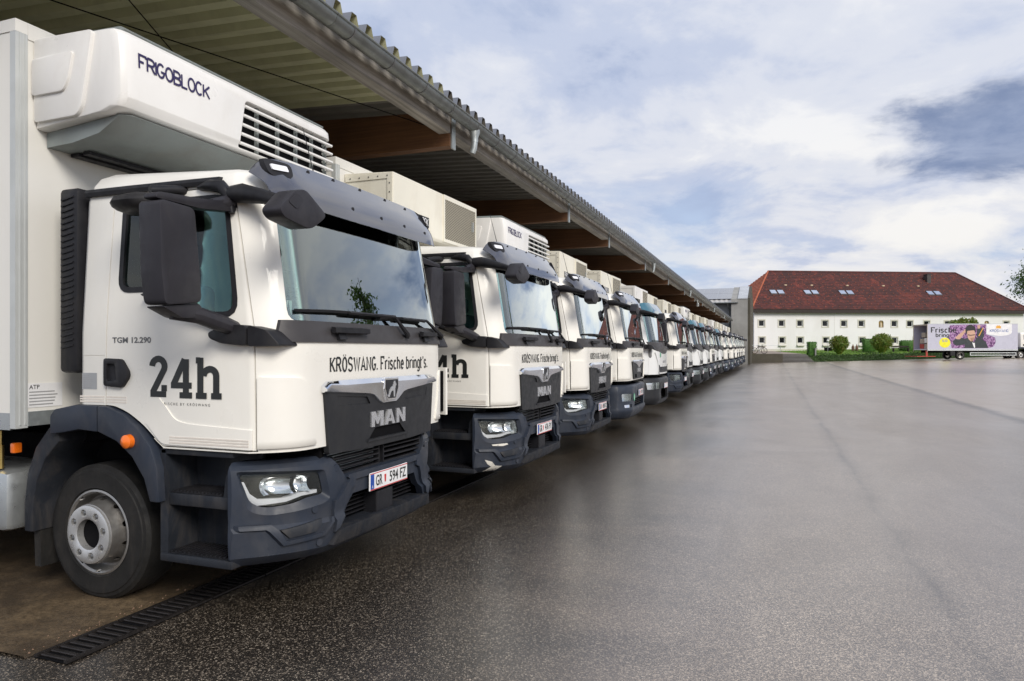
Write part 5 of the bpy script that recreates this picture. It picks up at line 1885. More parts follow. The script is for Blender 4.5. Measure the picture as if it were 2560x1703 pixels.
Rs = [-900, -300, -100, -40, -20, -10, -4, 0] + [3 * k for k in range(1, 27)] + [90, 120, 200, 500, 900]
Ds = [-400, -100, -40, -20, -8, 0, 4, 8, 12, 16, 20, 26, 32, 38, 44, 50, 56, 62, 68, 74, 78, 84, 90, 100, 120, 160, 300, 700, 1500]
vv, ff = [], []
for D in Ds:
    for R in Rs:
        x, y, _ = W(R, D)
        vv.append((x, y, ground_z(x, y)))
nR = len(Rs)
for i in range(len(Ds) - 1):
    for j in range(nR - 1):
        ff.append((i * nR + j, i * nR + j + 1, (i + 1) * nR + j + 1, (i + 1) * nR + j))
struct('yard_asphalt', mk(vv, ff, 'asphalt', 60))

# concrete slab under the canopy, with a slightly broken front edge
rnd = random.Random(11)
ys = [2.57 + .12 * k for k in range(60)] + [9.8 + 2.5 * k for k in range(27)]
vv, ff = [], []
for y in ys:
    e = -3.735 + (rnd.uniform(-.012, .012) if y < 9.8 else 0)
    for k, x in enumerate((e, e - .012, -5, -7, -9, -12, -15.2)):
        vv.append((x, y, ground_z(x, y) + (.003 if k == 0 else .016 if k > 1 else .013)))
for i in range(len(ys) - 1):
    for k in range(6):
        ff.append((i * 7 + k, (i + 1) * 7 + k, (i + 1) * 7 + k + 1, i * 7 + k + 1))
struct('concrete_slab', mk(vv, ff, 'wet_slab', 40))

# drain channel with cast grates
gb = None
for q in range(12):
    y0 = 2.60 + q * .51
    d = empty('drain_grate', (-3.585, y0, .003), 'cast iron drain grate at the slab edge, %s from the near corner' % ('first', 'second', 'third', 'fourth', 'fifth', 'sixth', 'seventh', 'eighth', 'ninth', 'tenth', 'eleventh', 'twelfth')[q], 'drain grate', 'drain grates along the slab edge')
    if gb is None:
        gb = (MB().box(-.125, .125, 0, .50, .001, .004).mesh('void_black'),  # flat black sheet painted in for the shade below the bars
              MB().box(-.125, -.100, 0, .50, .004, .017).mesh('cast_iron'), MB().box(.100, .125, 0, .50, .004, .017).mesh('cast_iron'),
              MB().rbox(-.099, .099, -.014, .014, .004, .016, .004, 1).mesh('cast_iron'))
    link('channel_shade', gb[0], d)
    link('side_rail', gb[1], d)
    link('side_rail', gb[2], d)
    for k in range(9):
        link('bar', gb[3], d, (0, .03 + k * .055, 0))


# grit and small stones washed along the slab edge
gs = random.Random(77)
gm = MB()
for _ in range(170):
    yy = 2.6 + abs(gs.gauss(0, 1.6))
    xx = -3.735 + gs.gauss(0, .035)
    s = gs.uniform(.003, .008)
    z = .016 if xx < -3.74 else .004
    a = gs.uniform(0, 6.28)
    gm.add([(xx + s * math.cos(a + q * 1.57), yy + s * math.sin(a + q * 1.57), z) for q in range(4)] + [(xx + gs.uniform(-.4, .4) * s, yy, z + s * .9)], [(0, 1, 4), (1, 2, 4), (2, 3, 4), (3, 0, 4), (3, 2, 1, 0)])
tag(link('grit', gm.mesh('rust_pot')), 'scattered grit and small stones along the slab edge', 'grit', None, 'stuff')


# ------------------------------------------------------------------ canopy over the trucks
can = empty('canopy', (-9, 38, 0), 'long timber canopy with corrugated roof over the row of trucks', 'canopy')
CY0, CY1 = 2.4, 74.2
OFF = Vector((9, -38, 0))


def cpart(name, me, parent=None, loc=None):
    o = link(name, me, parent or can, loc)
    if parent is None:
        o.location = (OFF if loc is None else OFF + Vector(loc))
    elif loc is not None:
        o.location = loc
    return o


RISE = .05
rz_ = lambda x: 4.815 + (-3.80 - x) * RISE
BEAMS = [2.85, 8.42, 14.06, 17.9, 23.44, 29.0, 34.6, 39.4, 43.8, 49.3, 54.8, 60.4, 66.0, 71.6]
# roof sheets, four ribs each
pitch = .27
prof = [(0, 0), (.075, 0), (.115, .105), (.195, .105), (.235, 0)]


def sheet_mesh(under):
    pts = []
    for k in range(4):
        pts += [(k * pitch + a, b) for a, b in prof]
    pts.append((4 * pitch, 0))
    me = bpy.data.meshes.new('m')
    v, f = [], []
    xs = (-3.80, -15.2)
    for dz in (0.0, -.004):
        for x in xs:
            for (y, z) in pts:
                v.append((x, y, rz_(x) + z + dz))
    n = len(pts)
    for k in range(n - 1):
        f.append((k, n + k, n + k + 1, k + 1))
    for k in range(n - 1):
        f.append((2 * n + k, 2 * n + k + 1, 3 * n + k + 1, 3 * n + k))
    for k in range(n - 1):
        f.append((k, k + 1, 2 * n + k + 1, 2 * n + k))
    me.from_pydata(v, [], f)
    me.materials.append(MATS['sheet_top'])
    me.materials.append(MATS[under])
    for i, p in enumerate(me.polygons):
        p.material_index = 1 if n - 1 <= i < 2 * (n - 1) else 0
    me.update()
    return me


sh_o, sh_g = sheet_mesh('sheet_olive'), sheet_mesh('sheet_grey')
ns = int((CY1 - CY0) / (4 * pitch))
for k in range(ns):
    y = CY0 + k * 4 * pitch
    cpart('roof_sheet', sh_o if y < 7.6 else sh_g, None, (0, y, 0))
# glulam beams with galvanised end plates
bm_me = MB().prism([(-3.995, 4.36), (-15.0, 4.36), (-15.0, rz_(-15.0) - .006), (-3.995, rz_(-3.995) - .006)], -.08, .08, FY).mesh('glulam')
pl_me = MB().box(-3.992, -3.972, -.055, .055, 4.33, 4.765).mesh('galvanised')
po_me = MB().rbox(-14.9, -14.7, -.1, .1, 0, 4.358, .01).mesh('weathered_beam')
for y in BEAMS:
    b = cpart('beam', bm_me, None, (0, y, 0))
    cpart('end_plate', pl_me, b, (0, 0, 0))
    cpart('post', po_me, None, (0, y, 0))
for a, b_ in zip([CY0 - .1] + BEAMS, BEAMS + [CY1]):
    y0, y1 = a + .081, b_ - .081
    if y1 - y0 < .2:
        continue
    cpart('eaves_timber', MB().box(-4.15, -3.985, y0, y1, 4.525, 4.775).mesh('weathered_beam'))
    for x in (-7.5, -11.0):
        cpart('purlin', MB().box(x - .06, x + .06, y0, y1, rz_(x) - .16, rz_(x) - .006).mesh('glulam'))
# half-round gutter in lengths, hooks and outlets
GX, GZ, GR = -3.815, 4.725, .095
gl = 3.0
gy = [GR * math.cos(math.pi * k / 12) for k in range(13)]
vv, ff = [], []
ring = [(GX + GR * math.cos(a), GZ + GR * math.sin(a)) for a in [math.pi + math.pi * k / 14 for k in range(15)]]
ring_in = [(GX + (GR - .004) * math.cos(a), GZ + (GR - .004) * math.sin(a)) for a in [2 * math.pi - math.pi * k / 14 for k in range(15)]]
gut = MB().loft([[(x, y, z) for x, z in ring + ring_in] for y in (0, gl - .006)])
gut.tube([(GX + GR + .004, 0, GZ + .004), (GX + GR + .004, gl - .006, GZ + .004)], .011, 8)
gut_me = gut.mesh('zinc_gutter', 40)
hook = MB().loft([[(GX + (GR + d) * math.cos(a), y, GZ + (GR + d) * math.sin(a)) for d, y in ((.0005, -.012), (.005, -.012), (.005, .012), (.0005, .012))] for a in [math.pi * 1.0 + math.pi * k / 12 for k in range(13)]]).mesh('bolt_steel', 40)
ngu = int((CY1 - CY0) / gl)
for k in range(ngu + 1):
    g_ = cpart('gutter', gut_me, None, (0, CY0 + k * gl, 0))
    for j in range(4):
        cpart('gutter_hook', hook, g_, (0, .3 + j * .74, 0))
outm = MB().loft([[(GX + r * math.cos(a), r * math.sin(a) * sy, z) for a in [2 * math.pi * k / 14 for k in range(14)]] for r, sy, z in ((.074, 1.5, GZ - .03), (.070, 1.2, GZ - .09), (.050, 1, GZ - .16), (.047, 1, GZ - .23))])
outm.tube([(GX, 0, GZ - .22), (GX - .012, 0, GZ - .31), (GX - .035, 0, GZ - .37)], .043, 10)
out_me = outm.mesh('galvanised', 40)
for y in (8.75, 24.2, 35.7, 51.0, 62.0):
    cpart('gutter_outlet', out_me, None, (0, y, 0))
# cross bracing cables under the first bay
for a, b_ in (((-6.4, 2.95, 4.72), (-4.35, 8.3, 4.66)), ((-5.0, 4.0, 4.72), (-9.4, 12.5, 4.70))):
    cpart('bracing_cable', MB().tube([a, b_], .006, 6).mesh('void_black'))
cpart('back_wall', MB().box(-15.35, -15.2, CY0, CY1, 0, rz_(-15.2) + .05).mesh('dark_wall'))
cpart('verge_board', MB().prism([(-3.83, rz_(-3.83) - .02), (-15.2, rz_(-15.2) - .02), (-15.2, rz_(-15.2) + .09), (-3.83, rz_(-3.83) + .09)], CY0 - .04, CY0 - .005, FY).mesh('sheet_top'))
fl = tag(link('floodlight', MB().rbox(-4.02, -3.9, 40.7, 41.0, 4.16, 4.34, .02).tube([(-3.98, 40.85, 4.33), (-3.99, 40.85, 4.53)], .02, 6).mesh('aluminium')), 'small floodlight hanging under the canopy edge above the far trucks', 'floodlight')


# ------------------------------------------------------------------ grey hall closing the end of the canopy
HY = 76.0
gz0 = ground_z(-4, HY) - .3
hall = empty('grey_hall', (-6, HY, 0), 'grey hall at the end of the canopy with solar panels on its roof', 'building')
ho = Vector((6, -HY, 0))


def hpart(name, me, parent=None, loc=(0, 0, 0)):
    return link(name, me, parent or hall, (ho + Vector(loc)) if parent is None else loc)


hpart('wall', MB().box(-30, -4.0, HY + .8, HY + 12, gz0, 6.6).mesh('hall_cladding'))
for k in range(12):
    hpart('cladding_panel', MB().box(-4.02 - 1.0 * (k + 1) + .012, -4.02 - 1.0 * k, HY + .77, HY + .799, gz0, 6.58).mesh('hall_cladding'))
hpart('concrete_wall', MB().prism([(HY, gz0), (HY, 7.0), (HY + 6, 8.72), (HY + 12, 7.0), (HY + 12, gz0)], -3.98, -2.35, lambda u, v, w: (w, u, v)).mesh('concrete'))
hpart('end_wall', MB().prism([(HY - .01, gz0), (HY - .01, 7.06), (HY + 6, 8.8), (HY + 12.05, 7.06), (HY + 12.05, gz0)], -2.345, -2.10, lambda u, v, w: (w, u, v)).mesh('concrete_brown'))
sl = (8.62 - 6.62) / 6.9
rf = lambda y: 6.62 + (y - (HY - .1)) * sl
hp = MB()
nrib = 40
v, f = [], []
for y in (HY - .1, HY + 6.8):
    for k in range(nrib * 4 + 1):
        x = -3.35 - k * .0625 * 4 / 2
        v.append((x, y, rf(y) + (.0, .06, .06, .0)[k % 4]))
m_ = nrib * 4 + 1
for k in range(m_ - 1):
    f.append((k, k + 1, m_ + k + 1, m_ + k))
roofp = hpart('roof', mk(v, f, 'hall_sheet'))
hpart('roof_slope', MB().box(-30, -3.4, HY + 6.75, HY + 7.0, 6.6, rf(HY + 6.8) - .02).mesh('hall_sheet'))
hpart('gutter', MB().tube([(-30, HY - .12, 6.60), (-3.3, HY - .12, 6.60)], .07, 8).mesh('zinc_gutter', 40))
hpart('flashing', MB().prism([(HY - .05, 6.98), (HY + 6, 8.70), (HY + 6, 8.80), (HY - .05, 7.08)], -3.34, -2.36, lambda u, v, w: (w, u, v)).mesh('flashing'))
pmesh = {}
for cidx in range(6):
    for r_ in range(2):
        x1 = -3.95 - cidx * 1.62
        ya = HY + 1.15 + r_ * 2.75
        yb = ya + 2.70
        if r_ == 0 and cidx == 0:
            base_ = MB().add([(x, y, rf(y) + d) for x in (0, -1.58) for y in (ya, yb) for d in (.10, .14)], [(0, 1, 3, 2), (4, 6, 7, 5), (0, 4, 5, 1), (2, 3, 7, 6), (0, 2, 6, 4), (1, 5, 7, 3)])
            pme = base_.mesh('solar_cell')
            fr_ = MB()
            for xx in (0, -.53, -1.06, -1.58):
                fr_.add([(xx + dx, y, rf(y) + d) for dx in (-.02, .02) for y in (ya, yb) for d in (.13, .146)], [(0, 1, 3, 2), (4, 6, 7, 5), (0, 4, 5, 1), (2, 3, 7, 6), (0, 2, 6, 4), (1, 5, 7, 3)])
            fme = fr_.mesh('aluminium')
            y_ref = ya
        p_ = hpart('solar_panel', pme, None, (x1, ya - y_ref, (ya - y_ref) * sl))
        link('panel_frame', fme, p_)
hpart('downpipe', MB().tube([(-4.35, HY - .05, 6.55), (-4.35, HY + .1, 6.3), (-4.2, HY + .6, 5.9), (-4.2, HY + .68, 5.5), (-4.2, HY + .68, gz0)], .055, 8).mesh('zinc_gutter', 40))
hpart('lightning_rod', MB().tube([(-13.8, HY + 6.8, 8.5), (-13.8, HY + 6.8, 10.0)], .012, 5).mesh('galvanised'))


# ------------------------------------------------------------------ white house on the terrace
AL = math.radians(4.65)
HR, HD, HB = 31.3, 90.0, 1.62
house = empty('farmhouse', W(HR, HD, HB), 'long white two-storey house with red tiled hipped roof', 'building', None, YAW + AL)


def hx(u):
    k = (u - 1280) / 1740
    return (k * HD - HR) / (math.cos(AL) - k * math.sin(AL))


def hz(v, x):
    return EYE + (876 - v) / 1740 * (HD + x * math.sin(AL)) - HB


LEN, DEP, EV = 37.2, 13.5, 5.35
wall_h = EV
wallm = MB().box(0, LEN, 0, DEP, -.6, EV).mesh()
UP = [1904, 1954, 2000, 2063, 2109.7, 2153.6, 2236, 2274.7, 2317, 2369, 2433, 2516]
LO = [1905, 1955.5, 2001, 2065, 2110.5, 2155.5, 2236.5, 2291, 2369, 2433]
cut = MB()
wins = []
for row, us, z in (('u', UP, 3.52), ('l', LO, 1.33)):
    for u in us:
        x = hx(u)
        wins.append((x, z))
        cut.box(x - .40, x + .40, -1, .22, z - .45, z + .45)
xd = hx(2204.5)
cut.box(xd - .75, xd + .75, -1, .3, .2, 2.0)
for u in (2203, 2467):
    x = hx(u)
    cut.prism(round_poly([(x - .34, 3.02), (x + .34, 3.02), (x + .34, 3.95), (x - .34, 3.95)], [0, 0, .33, .33], 6), -1, .25, lambda a, b, w: (a, w, b))
wm = boolean(wallm, cut.mesh())
finish(wm, 'render_white')
hwall = link('wall', wm, house)
sur = MB()
sb = []
for (a, b, c, d) in ((-.53, .53, .40, .55), (-.53, .53, -.55, -.40), (-.53, -.40, -.40, .40), (.40, .53, -.40, .40)):
    sur.box(a, b, -.035, .04, c + 0, d)
sur_me = sur.mesh('surround')
frm = MB()
for (a, b, c, d) in ((-.40, .40, .32, .42), (-.40, .40, -.42, -.32), (-.40, -.31, -.32, .32), (.31, .40, -.32, .32)):
    frm.box(a, b, .10, .16, c - (.04 if c < 0 else -.04) * 0, d)
frm_me = frm.mesh('casement')
pan_me = MB().box(-.39, .39, .17, .19, -.44, .44).mesh('window_dark')
sil_me = MB().box(-.52, .52, -.12, -.036, -.62, -.552).mesh('casement')
box_me = MB().rbox(-.50, .50, -.26, -.04, -.78, -.63, .02, 1).mesh('surround')
for i, (x, z) in enumerate(wins):
    w_ = link('window', sur_me, house, (x, 0, z))
    link('frame', frm_me, w_)
    link('pane', pan_me, w_)
    if z < 2:
        link('sill', sil_me, w_)
        link('flower_box', box_me, w_)
dr = link('door', MB().box(xd - .74, xd + .74, .2, .26, -.2, 1.98).mesh('eave_wood'), house)
link('door_surround', MB().box(xd - .92, xd - .76, -.05, .05, -.2, 2.02).box(xd + .76, xd + .92, -.05, .05, -.2, 2.02).box(xd - .92, xd + .92, -.05, .05, 2.021, 2.22).mesh('surround'), dr)
for u in (2203, 2467):
    x = hx(u)
    ni = link('niche', prism(round_poly([(x - .335, 3.03), (x + .335, 3.03), (x + .335, 3.94), (x - .335, 3.94)], [0, 0, .33, .33], 6), .20, .24, lambda a, b, w: (a, w, b), 'niche_gold'), house)
    st = MB().loft([[(x + r * math.cos(a), .08 + r * .7 * math.sin(a), z) for a in [2 * math.pi * k / 10 for k in range(10)]] for z, r in ((3.05, .20), (3.3, .17), (3.5, .15), (3.62, .09), (3.66, .055), (3.72, .085), (3.80, .06), (3.84, .01))])
    link('statue', st.mesh('statue_stone', 50), ni)
link('plinth', MB().box(-.01, LEN + .01, -.03, -.001, -.6, .22).mesh('surround'), house)
# roof: hipped, laid in overlapping courses
OV, RZ = .55, 11.0
x0, x1, y0, y1 = -OV, LEN + OV, -OV, DEP + OV
ra, rb, ry = 5.0, 32.6, DEP / 2
e0 = EV - .02
NC = 24


def roof_pt(t, side):
    """eaves-to-ridge fraction t -> left and right end of the course on the given slope"""
    z = e0 + (RZ - e0) * t
    if side == 'f':
        return (x0 + (ra - x0) * t, y0 + (ry - y0) * t, z), (x1 + (rb - x1) * t, y0 + (ry - y0) * t, z)
    if side == 'b':
        return (x1 + (rb - x1) * t, y1 + (ry - y1) * t, z), (x0 + (ra - x0) * t, y1 + (ry - y1) * t, z)
    if side == 'l':
        return (x0 + (ra - x0) * t, y1 + (ry - y1) * t, z), (x0 + (ra - x0) * t, y0 + (ry - y0) * t, z)
    return (x1 + (rb - x1) * t, y0 + (ry - y0) * t, z), (x1 + (rb - x1) * t, y1 + (ry - y1) * t, z)


roof = link('roof', MB().add([(x0, y0, e0 - .02), (x1, y0, e0 - .02), (x1, y1, e0 - .02), (x0, y1, e0 - .02), (ra, ry, RZ - .05), (rb, ry, RZ - .05)],
                             [(0, 1, 5, 4), (1, 2, 5), (2, 3, 4, 5), (3, 0, 4), (0, 3, 2, 1)]).mesh('roof_tile'), house)
for side in 'flrb':
    mat = 'ridge_tile' if side == 'l' else 'roof_tile'  # left slope in a brighter orange than the others
    for k in range(NC):
        a0, b0 = roof_pt(k / NC, side)
        a1, b1 = roof_pt((k + 1.12) / NC if k < NC - 1 else 1, side)
        up0, up1 = .13, .03
        v = [(*a0[:2], a0[2] + up0), (*b0[:2], b0[2] + up0), (*b1[:2], b1[2] + up1), (*a1[:2], a1[2] + up1), (*a0[:2], a0[2] + .01), (*b0[:2], b0[2] + .01)]
        link('tile_course', mk(v, [(0, 1, 2, 3), (4, 5, 1, 0)], mat), roof)
hips = MB()
for a, b in (((x0, y0, e0), (ra, ry, RZ)), ((x1, y0, e0), (rb, ry, RZ))):
    link('hip_tiles', MB().tube([(a[0], a[1], a[2] + .06), (b[0], b[1], b[2] + .08)], .11, 8).mesh('ridge_tile' if a[0] < 5 else 'roof_tile', 40), roof)
link('ridge_tiles', MB().tube([(ra, ry, RZ + .06), (rb, ry, RZ + .06)], .13, 8).mesh('roof_tile', 40), roof)
link('eaves_board', MB().box(x0 + .02, x1 - .02, y0 + .02, y0 + .08, e0 - .46, e0 - .022).mesh('eave_wood'), roof)
link('soffit', MB().box(x0 + .03, x1 - .03, y0 + .081, -.001, e0 - .20, e0 - .14).mesh('eave_wood'), roof)
slope = lambda x, t, lift: (x, y0 + (ry - y0) * t, e0 + (RZ - e0) * t + lift)
for u in (1946, 2031.5, 2119, 2338):
    k = (u - 1280) / 1740
    t0_, t1_ = .36, .47
    D_ = HD + (y0 + (ry - y0) * .42)
    xs_ = (k * D_ - HR) / (math.cos(AL) - k * math.sin(AL))
    for dx in (-.52, .52):
        xa, xb = xs_ + dx - .46, xs_ + dx + .46
        s_ = link('skylight', MB().add([slope(x, t, l) for x in (xa, xb) for t in (t0_, t1_) for l in (.02, .17)], [(0, 1, 3, 2), (4, 6, 7, 5), (0, 4, 5, 1), (2, 3, 7, 6), (0, 2, 6, 4), (1, 5, 7, 3)]).mesh('chimney_sheet'), roof)
        link('pane', MB().add([slope(x, t, l) for x in (xa + .07, xb - .07) for t in (t0_ + .012, t1_ - .012) for l in (.165, .185)], [(0, 1, 3, 2), (4, 6, 7, 5), (0, 4, 5, 1), (2, 3, 7, 6), (0, 2, 6, 4), (1, 5, 7, 3)]).mesh('skylight_glass'), s_)
k = (2323 - 1280) / 1740
xc = (k * (HD + 5.2) - HR) / (math.cos(AL) - k * math.sin(AL))
link('chimney', MB().box(xc - .28, xc + .28, 4.6, 5.4, 8.6, 10.55).box(xc - .33, xc + .33, 4.55, 5.45, 10.56, 10.64).mesh('chimney_sheet'), roof)
gd = MB()
rg = random.Random(4)
for r_ in range(13):
    t_ = (r_ + .6) / 14
    a, b = roof_pt(t_, 'f')
    n_ = int((b[0] - a[0]) / .95)
    for q in range(n_):
        if rg.random() < .12:
            continue
        x = a[0] + .3 + q * .95 + (r_ % 2) * .47 + rg.uniform(-.04, .04)
        if x > b[0] - .2:
            continue
        p = slope(x, t_, .09)
        gd.box(p[0] - .035, p[0] + .035, p[1] - .04, p[1] + .03, p[2], p[2] + .09)
tag(link('snow_guards', gd.mesh('ridge_tile'), roof), kind='stuff')
for u, v in ((1969, 722), (2034, 722), (2123, 721), (2213, 721), (2300, 721)):
    k = (u - 1280) / 1740
    t_ = .60
    D_ = HD + (y0 + (ry - y0) * t_)
    x = (k * D_ - HR) / (math.cos(AL) - k * math.sin(AL))
    p = slope(x, t_, .09)
    link('vent_tile', MB().rbox(p[0] - .16, p[0] + .16, p[1] - .15, p[1] + .1, p[2] - .05, p[2] + .12, .04).mesh('statue_stone', 40), roof)
x_ = hx(2086)
link('lightning_conductor', MB().tube([(x_, -.05, 0), (x_, -.05, EV - .3)], .008, 5).mesh('surround'), house)


# ------------------------------------------------------------------ terrace, stairs, retaining wall
gW = lambda R, D: ground_z(*W(R, D)[:2])
# paved apron in front of the left end of the house
tv = [W(26.0, 78.25, 1.21), W(34.0, 80.6, 1.21), W(34.0, 92, 1.62), W(26, 92, 1.62), W(30.35, 78.25, 1.21), W(30.35, 80.6, 1.21)]
struct('paved_terrace', mk([W(26, 78.25, 1.21), W(30.35, 78.25, 1.21), W(30.35, 80.6, 1.21), W(26, 80.6, 1.21), W(34, 80.6, 1.21), W(34, 92, 1.62), W(30.35, 92, 1.62), W(26, 92, 1.62)], [(0, 1, 2, 3), (3, 2, 6, 7), (2, 4, 5, 6)], 'paving'))
rw = empty('retaining_wall', W(28.3, 78, 0), 'low stained concrete retaining wall below the bicycle', 'wall', None, YAW)
link('wall', MB().box(-2.6, 2.05, 0, .24, -.2, 1.25).mesh('concrete_brown'), rw)
link('return_wall', MB().box(1.81, 2.05, .241, 2.6, -.2, 1.25).mesh('concrete_brown'), rw)
stp = empty('stairs', W(32.2, 78.2, 0), 'dark stone stairs between the low wall and the green bank', 'stairs', None, YAW)
base = gW(32, 78)
for k in range(6):
    hgt = base + (1.215 - base) * (k + 1) / 6
    s_ = link('step', MB().box(-1.80, 1.72, k * .40, k * .40 + .46, base - .3, hgt - .03).mesh('step_stone'), stp)
    link('tread', MB().box(-1.80, 1.72, k * .40 - .03, k * .40 + .40 if k < 5 else k * .40 + .46, hgt - .029, hgt).mesh('concrete'), s_)
rail = empty('railing', W(28.2, 78.1, 1.25), 'thin galvanised railing on top of the concrete wall', 'railing', None, YAW)
for x in (-2.2, -.4, 1.9):
    link('post', MB().tube([(x, 0, 0), (x, 0, .95)], .022, 6).mesh('galvanised'), rail)
link('handrail', MB().tube([(-2.3, 0, .96), (1.9, 0, .96)], .022, 6).mesh('galvanised'), rail)
link('middle_rail', MB().tube([(-2.3, 0, .5), (1.9, 0, .5)], .012, 6).mesh('galvanised'), rail)

# bank and lawn
Rb = [34.0 + 2.2 * k for k in range(34)]
rows = [(78.0, None), (78.7, .35), (79.6, .75), (80.6, 1.02), (84, 1.18), (91.5, 1.62), (140, 1.8)]
vv, ff = [], []
for R in Rb:
    g0 = gW(R, 78)
    drift = max(0, R - 34) * .075
    for D, h in rows:
        z = g0 - .02 if h is None else max(h + max(0, g0 - .35) * .9, g0)
        vv.append(W(R, D + drift, z))
nr = len(rows)
for i in range(len(Rb) - 1):
    for k in range(nr - 1):
        ff.append((i * nr + k, (i + 1) * nr + k, (i + 1) * nr + k + 1, i * nr + k + 1))
lawn_me = mk(vv, ff, 'grass_ground', 60)
lawn_me.materials.append(MATS['bank_soil'])
for p in lawn_me.polygons:
    if p.index % (nr - 1) < 3:
        p.material_index = 1
struct('lawn_bank', lawn_me)


def lawn_z(R, D):
    dr = max(0, R - 34) * .075
    d = D - dr
    g0 = gW(R, 78)
    hs = [g0 - .02] + [max(h + max(0, g0 - .35) * .9, g0) for _, h in rows[1:]]
    return float(np.interp(d, [r[0] for r in rows], hs))


def leaf_cloud(fn, n, size, seed, mat, flat=0.0):
    """n small pointed leaves; fn(rnd) -> centre"""
    r = random.Random(seed)
    v, f = [], []
    for _ in range(n):
        c = Vector(fn(r))
        s = size * r.uniform(.6, 1.35)
        a = Vector((r.gauss(0, 1), r.gauss(0, 1), r.gauss(0, 1) * (1 - flat))).normalized()
        b = a.cross(Vector((r.gauss(0, 1), r.gauss(0, 1), r.gauss(0, 1)))).normalized()
        o = len(v)
        v += [c - a * s, c - b * s * .45 + a * s * .1, c + a * s, c + b * s * .45 + a * s * .1]
        f.append((o, o + 1, o + 2, o + 3))
    return mk(v, f, mat)


def blades(n, fR, fD, h, seed, mat):
    r = random.Random(seed)
    v, f = [], []
    for _ in range(n):
        R, D = fR(r), fD(r)
        D += max(0, R - 34) * .075
        x, y, z = W(R, D, lawn_z(R, D))
        hh = h * r.uniform(.5, 1.4)
        a = r.uniform(0, 6.28)
        w_ = .03
        o = len(v)
        v += [(x - w_ * math.cos(a), y - w_ * math.sin(a), z), (x + w_ * math.cos(a), y + w_ * math.sin(a), z), (x + r.gauss(0, .04), y + r.gauss(0, .04), z + hh)]
        f.append((o, o + 1, o + 2))
    return mk(v, f, mat)


tag(link('grass', blades(9000, lambda r: r.uniform(34.2, 75), lambda r: r.uniform(80.4, 91), .10, 3, 'grass_blade')), 'bright green lawn in front of the white house', 'grass', None, 'stuff')


def cover_pt(r):
    R = r.uniform(34.1, 72)
    D = r.uniform(78.05, 80.5) + max(0, R - 34) * .075
    return W(R, D, lawn_z(R, D) + r.uniform(.0, .16) * (1.6 + 1.2 * math.sin(R * 1.7) * math.sin(R * .63 + 1)))


tag(link('ground_cover', leaf_cloud(cover_pt, 14000, .085, 8, 'leaf_cover')), 'dark green ground cover on the bank along the yard', 'ground cover', None, 'stuff')


def bush(name, u, D, w, h, label, mat, n=1800, group=None, boxy=False, size=.07, seed=0):
    R = (u - 1280) / 1740 * D
    z = lawn_z(R, D)
    o = empty(name, W(R, D, z), label, 'hedge' if boxy else 'bush', group, YAW)

    def fn(r):
        if boxy:
            p = [r.uniform(-1, 1), r.uniform(-1, 1), r.uniform(0, 1)]
            k = r.randrange(5)
            if k == 0: p[2] = 1
            elif k == 1: p[0] = -1
            elif k == 2: p[0] = 1
            elif k == 3: p[1] = -1
            j = r.gauss(0, .04)
            return (p[0] * w / 2 + j, p[1] * .4 + r.gauss(0, .04), p[2] * h + r.gauss(0, .03))
        while True:
            d = Vector((r.gauss(0, 1), r.gauss(0, 1), r.gauss(0, 1))).normalized()
            rr_ = r.uniform(.70, 1.10) + .09 * math.sin(d.x * 9 + seed) * math.cos(d.z * 8)
            z_ = .56 * h + d.z * .46 * h * rr_
            if z_ > .02:
                tap = 1.0 if z_ > .5 * h else .72 + .28 * z_ / (.5 * h)
                return (d.x * w / 2 * rr_ * tap, d.y * w / 2 * rr_ * tap, z_)
    link('foliage', leaf_cloud(fn, n, size, 20 + seed, mat), o)
    core = MB()
    if boxy:
        core.rbox(-w / 2 + .06, w / 2 - .06, -.36, .36, 0, h - .05, .05)
    else:
        core.loft([[(w * .34 * s * math.cos(a), w * .34 * s * math.sin(a), z_ * h) for a in [2 * math.pi * k / 10 for k in range(10)]] for z_, s in ((.0, .35), (.2, .75), (.45, 1), (.7, .92), (.9, .5), (.96, .1))])
    link('branches', core.mesh(mat, 50), o)
    for k in range(3):
        link('stem', MB().tube([(.1 * (k - 1), 0, -.1), (.16 * (k - 1), .02, .5)], .03, 5).mesh('bark'), o)
    return o


bush('round_bush', 2098, 82.5, 2.05, 2.15, 'round bronze-green bush on the lawn, nearer the stairs', 'leaf_bush', 2600, 'round bushes on the lawn', size=.10, seed=1)
bush('round_bush', 2204.5, 83.5, 2.35, 2.25, 'round bronze-green bush in front of the house door', 'leaf_bush', 2800, 'round bushes on the lawn', size=.10, seed=2)
bush('dark_bush', 2299, 84.5, 1.0, 2.0, 'dark narrow bush beside the open tail of the advertising truck', 'leaf_bush', 1200, None, seed=3)
bush('clipped_hedge', 2029, 81.0, .92, 1.55, 'small clipped hedge block at the top of the stairs', 'leaf_hedge', 1500, 'clipped hedges by the house', True, .05, 4)
bush('clipped_hedge', 2172, 86.5, 1.45, 1.55, 'clipped hedge block between the two round bushes', 'leaf_hedge', 1700, 'clipped hedges by the house', True, .05, 5)
bush('clipped_hedge', 2276, 86.5, 2.5, 1.25, 'wide clipped hedge behind the garden bench', 'leaf_hedge', 2200, 'clipped hedges by the house', True, .05, 6)


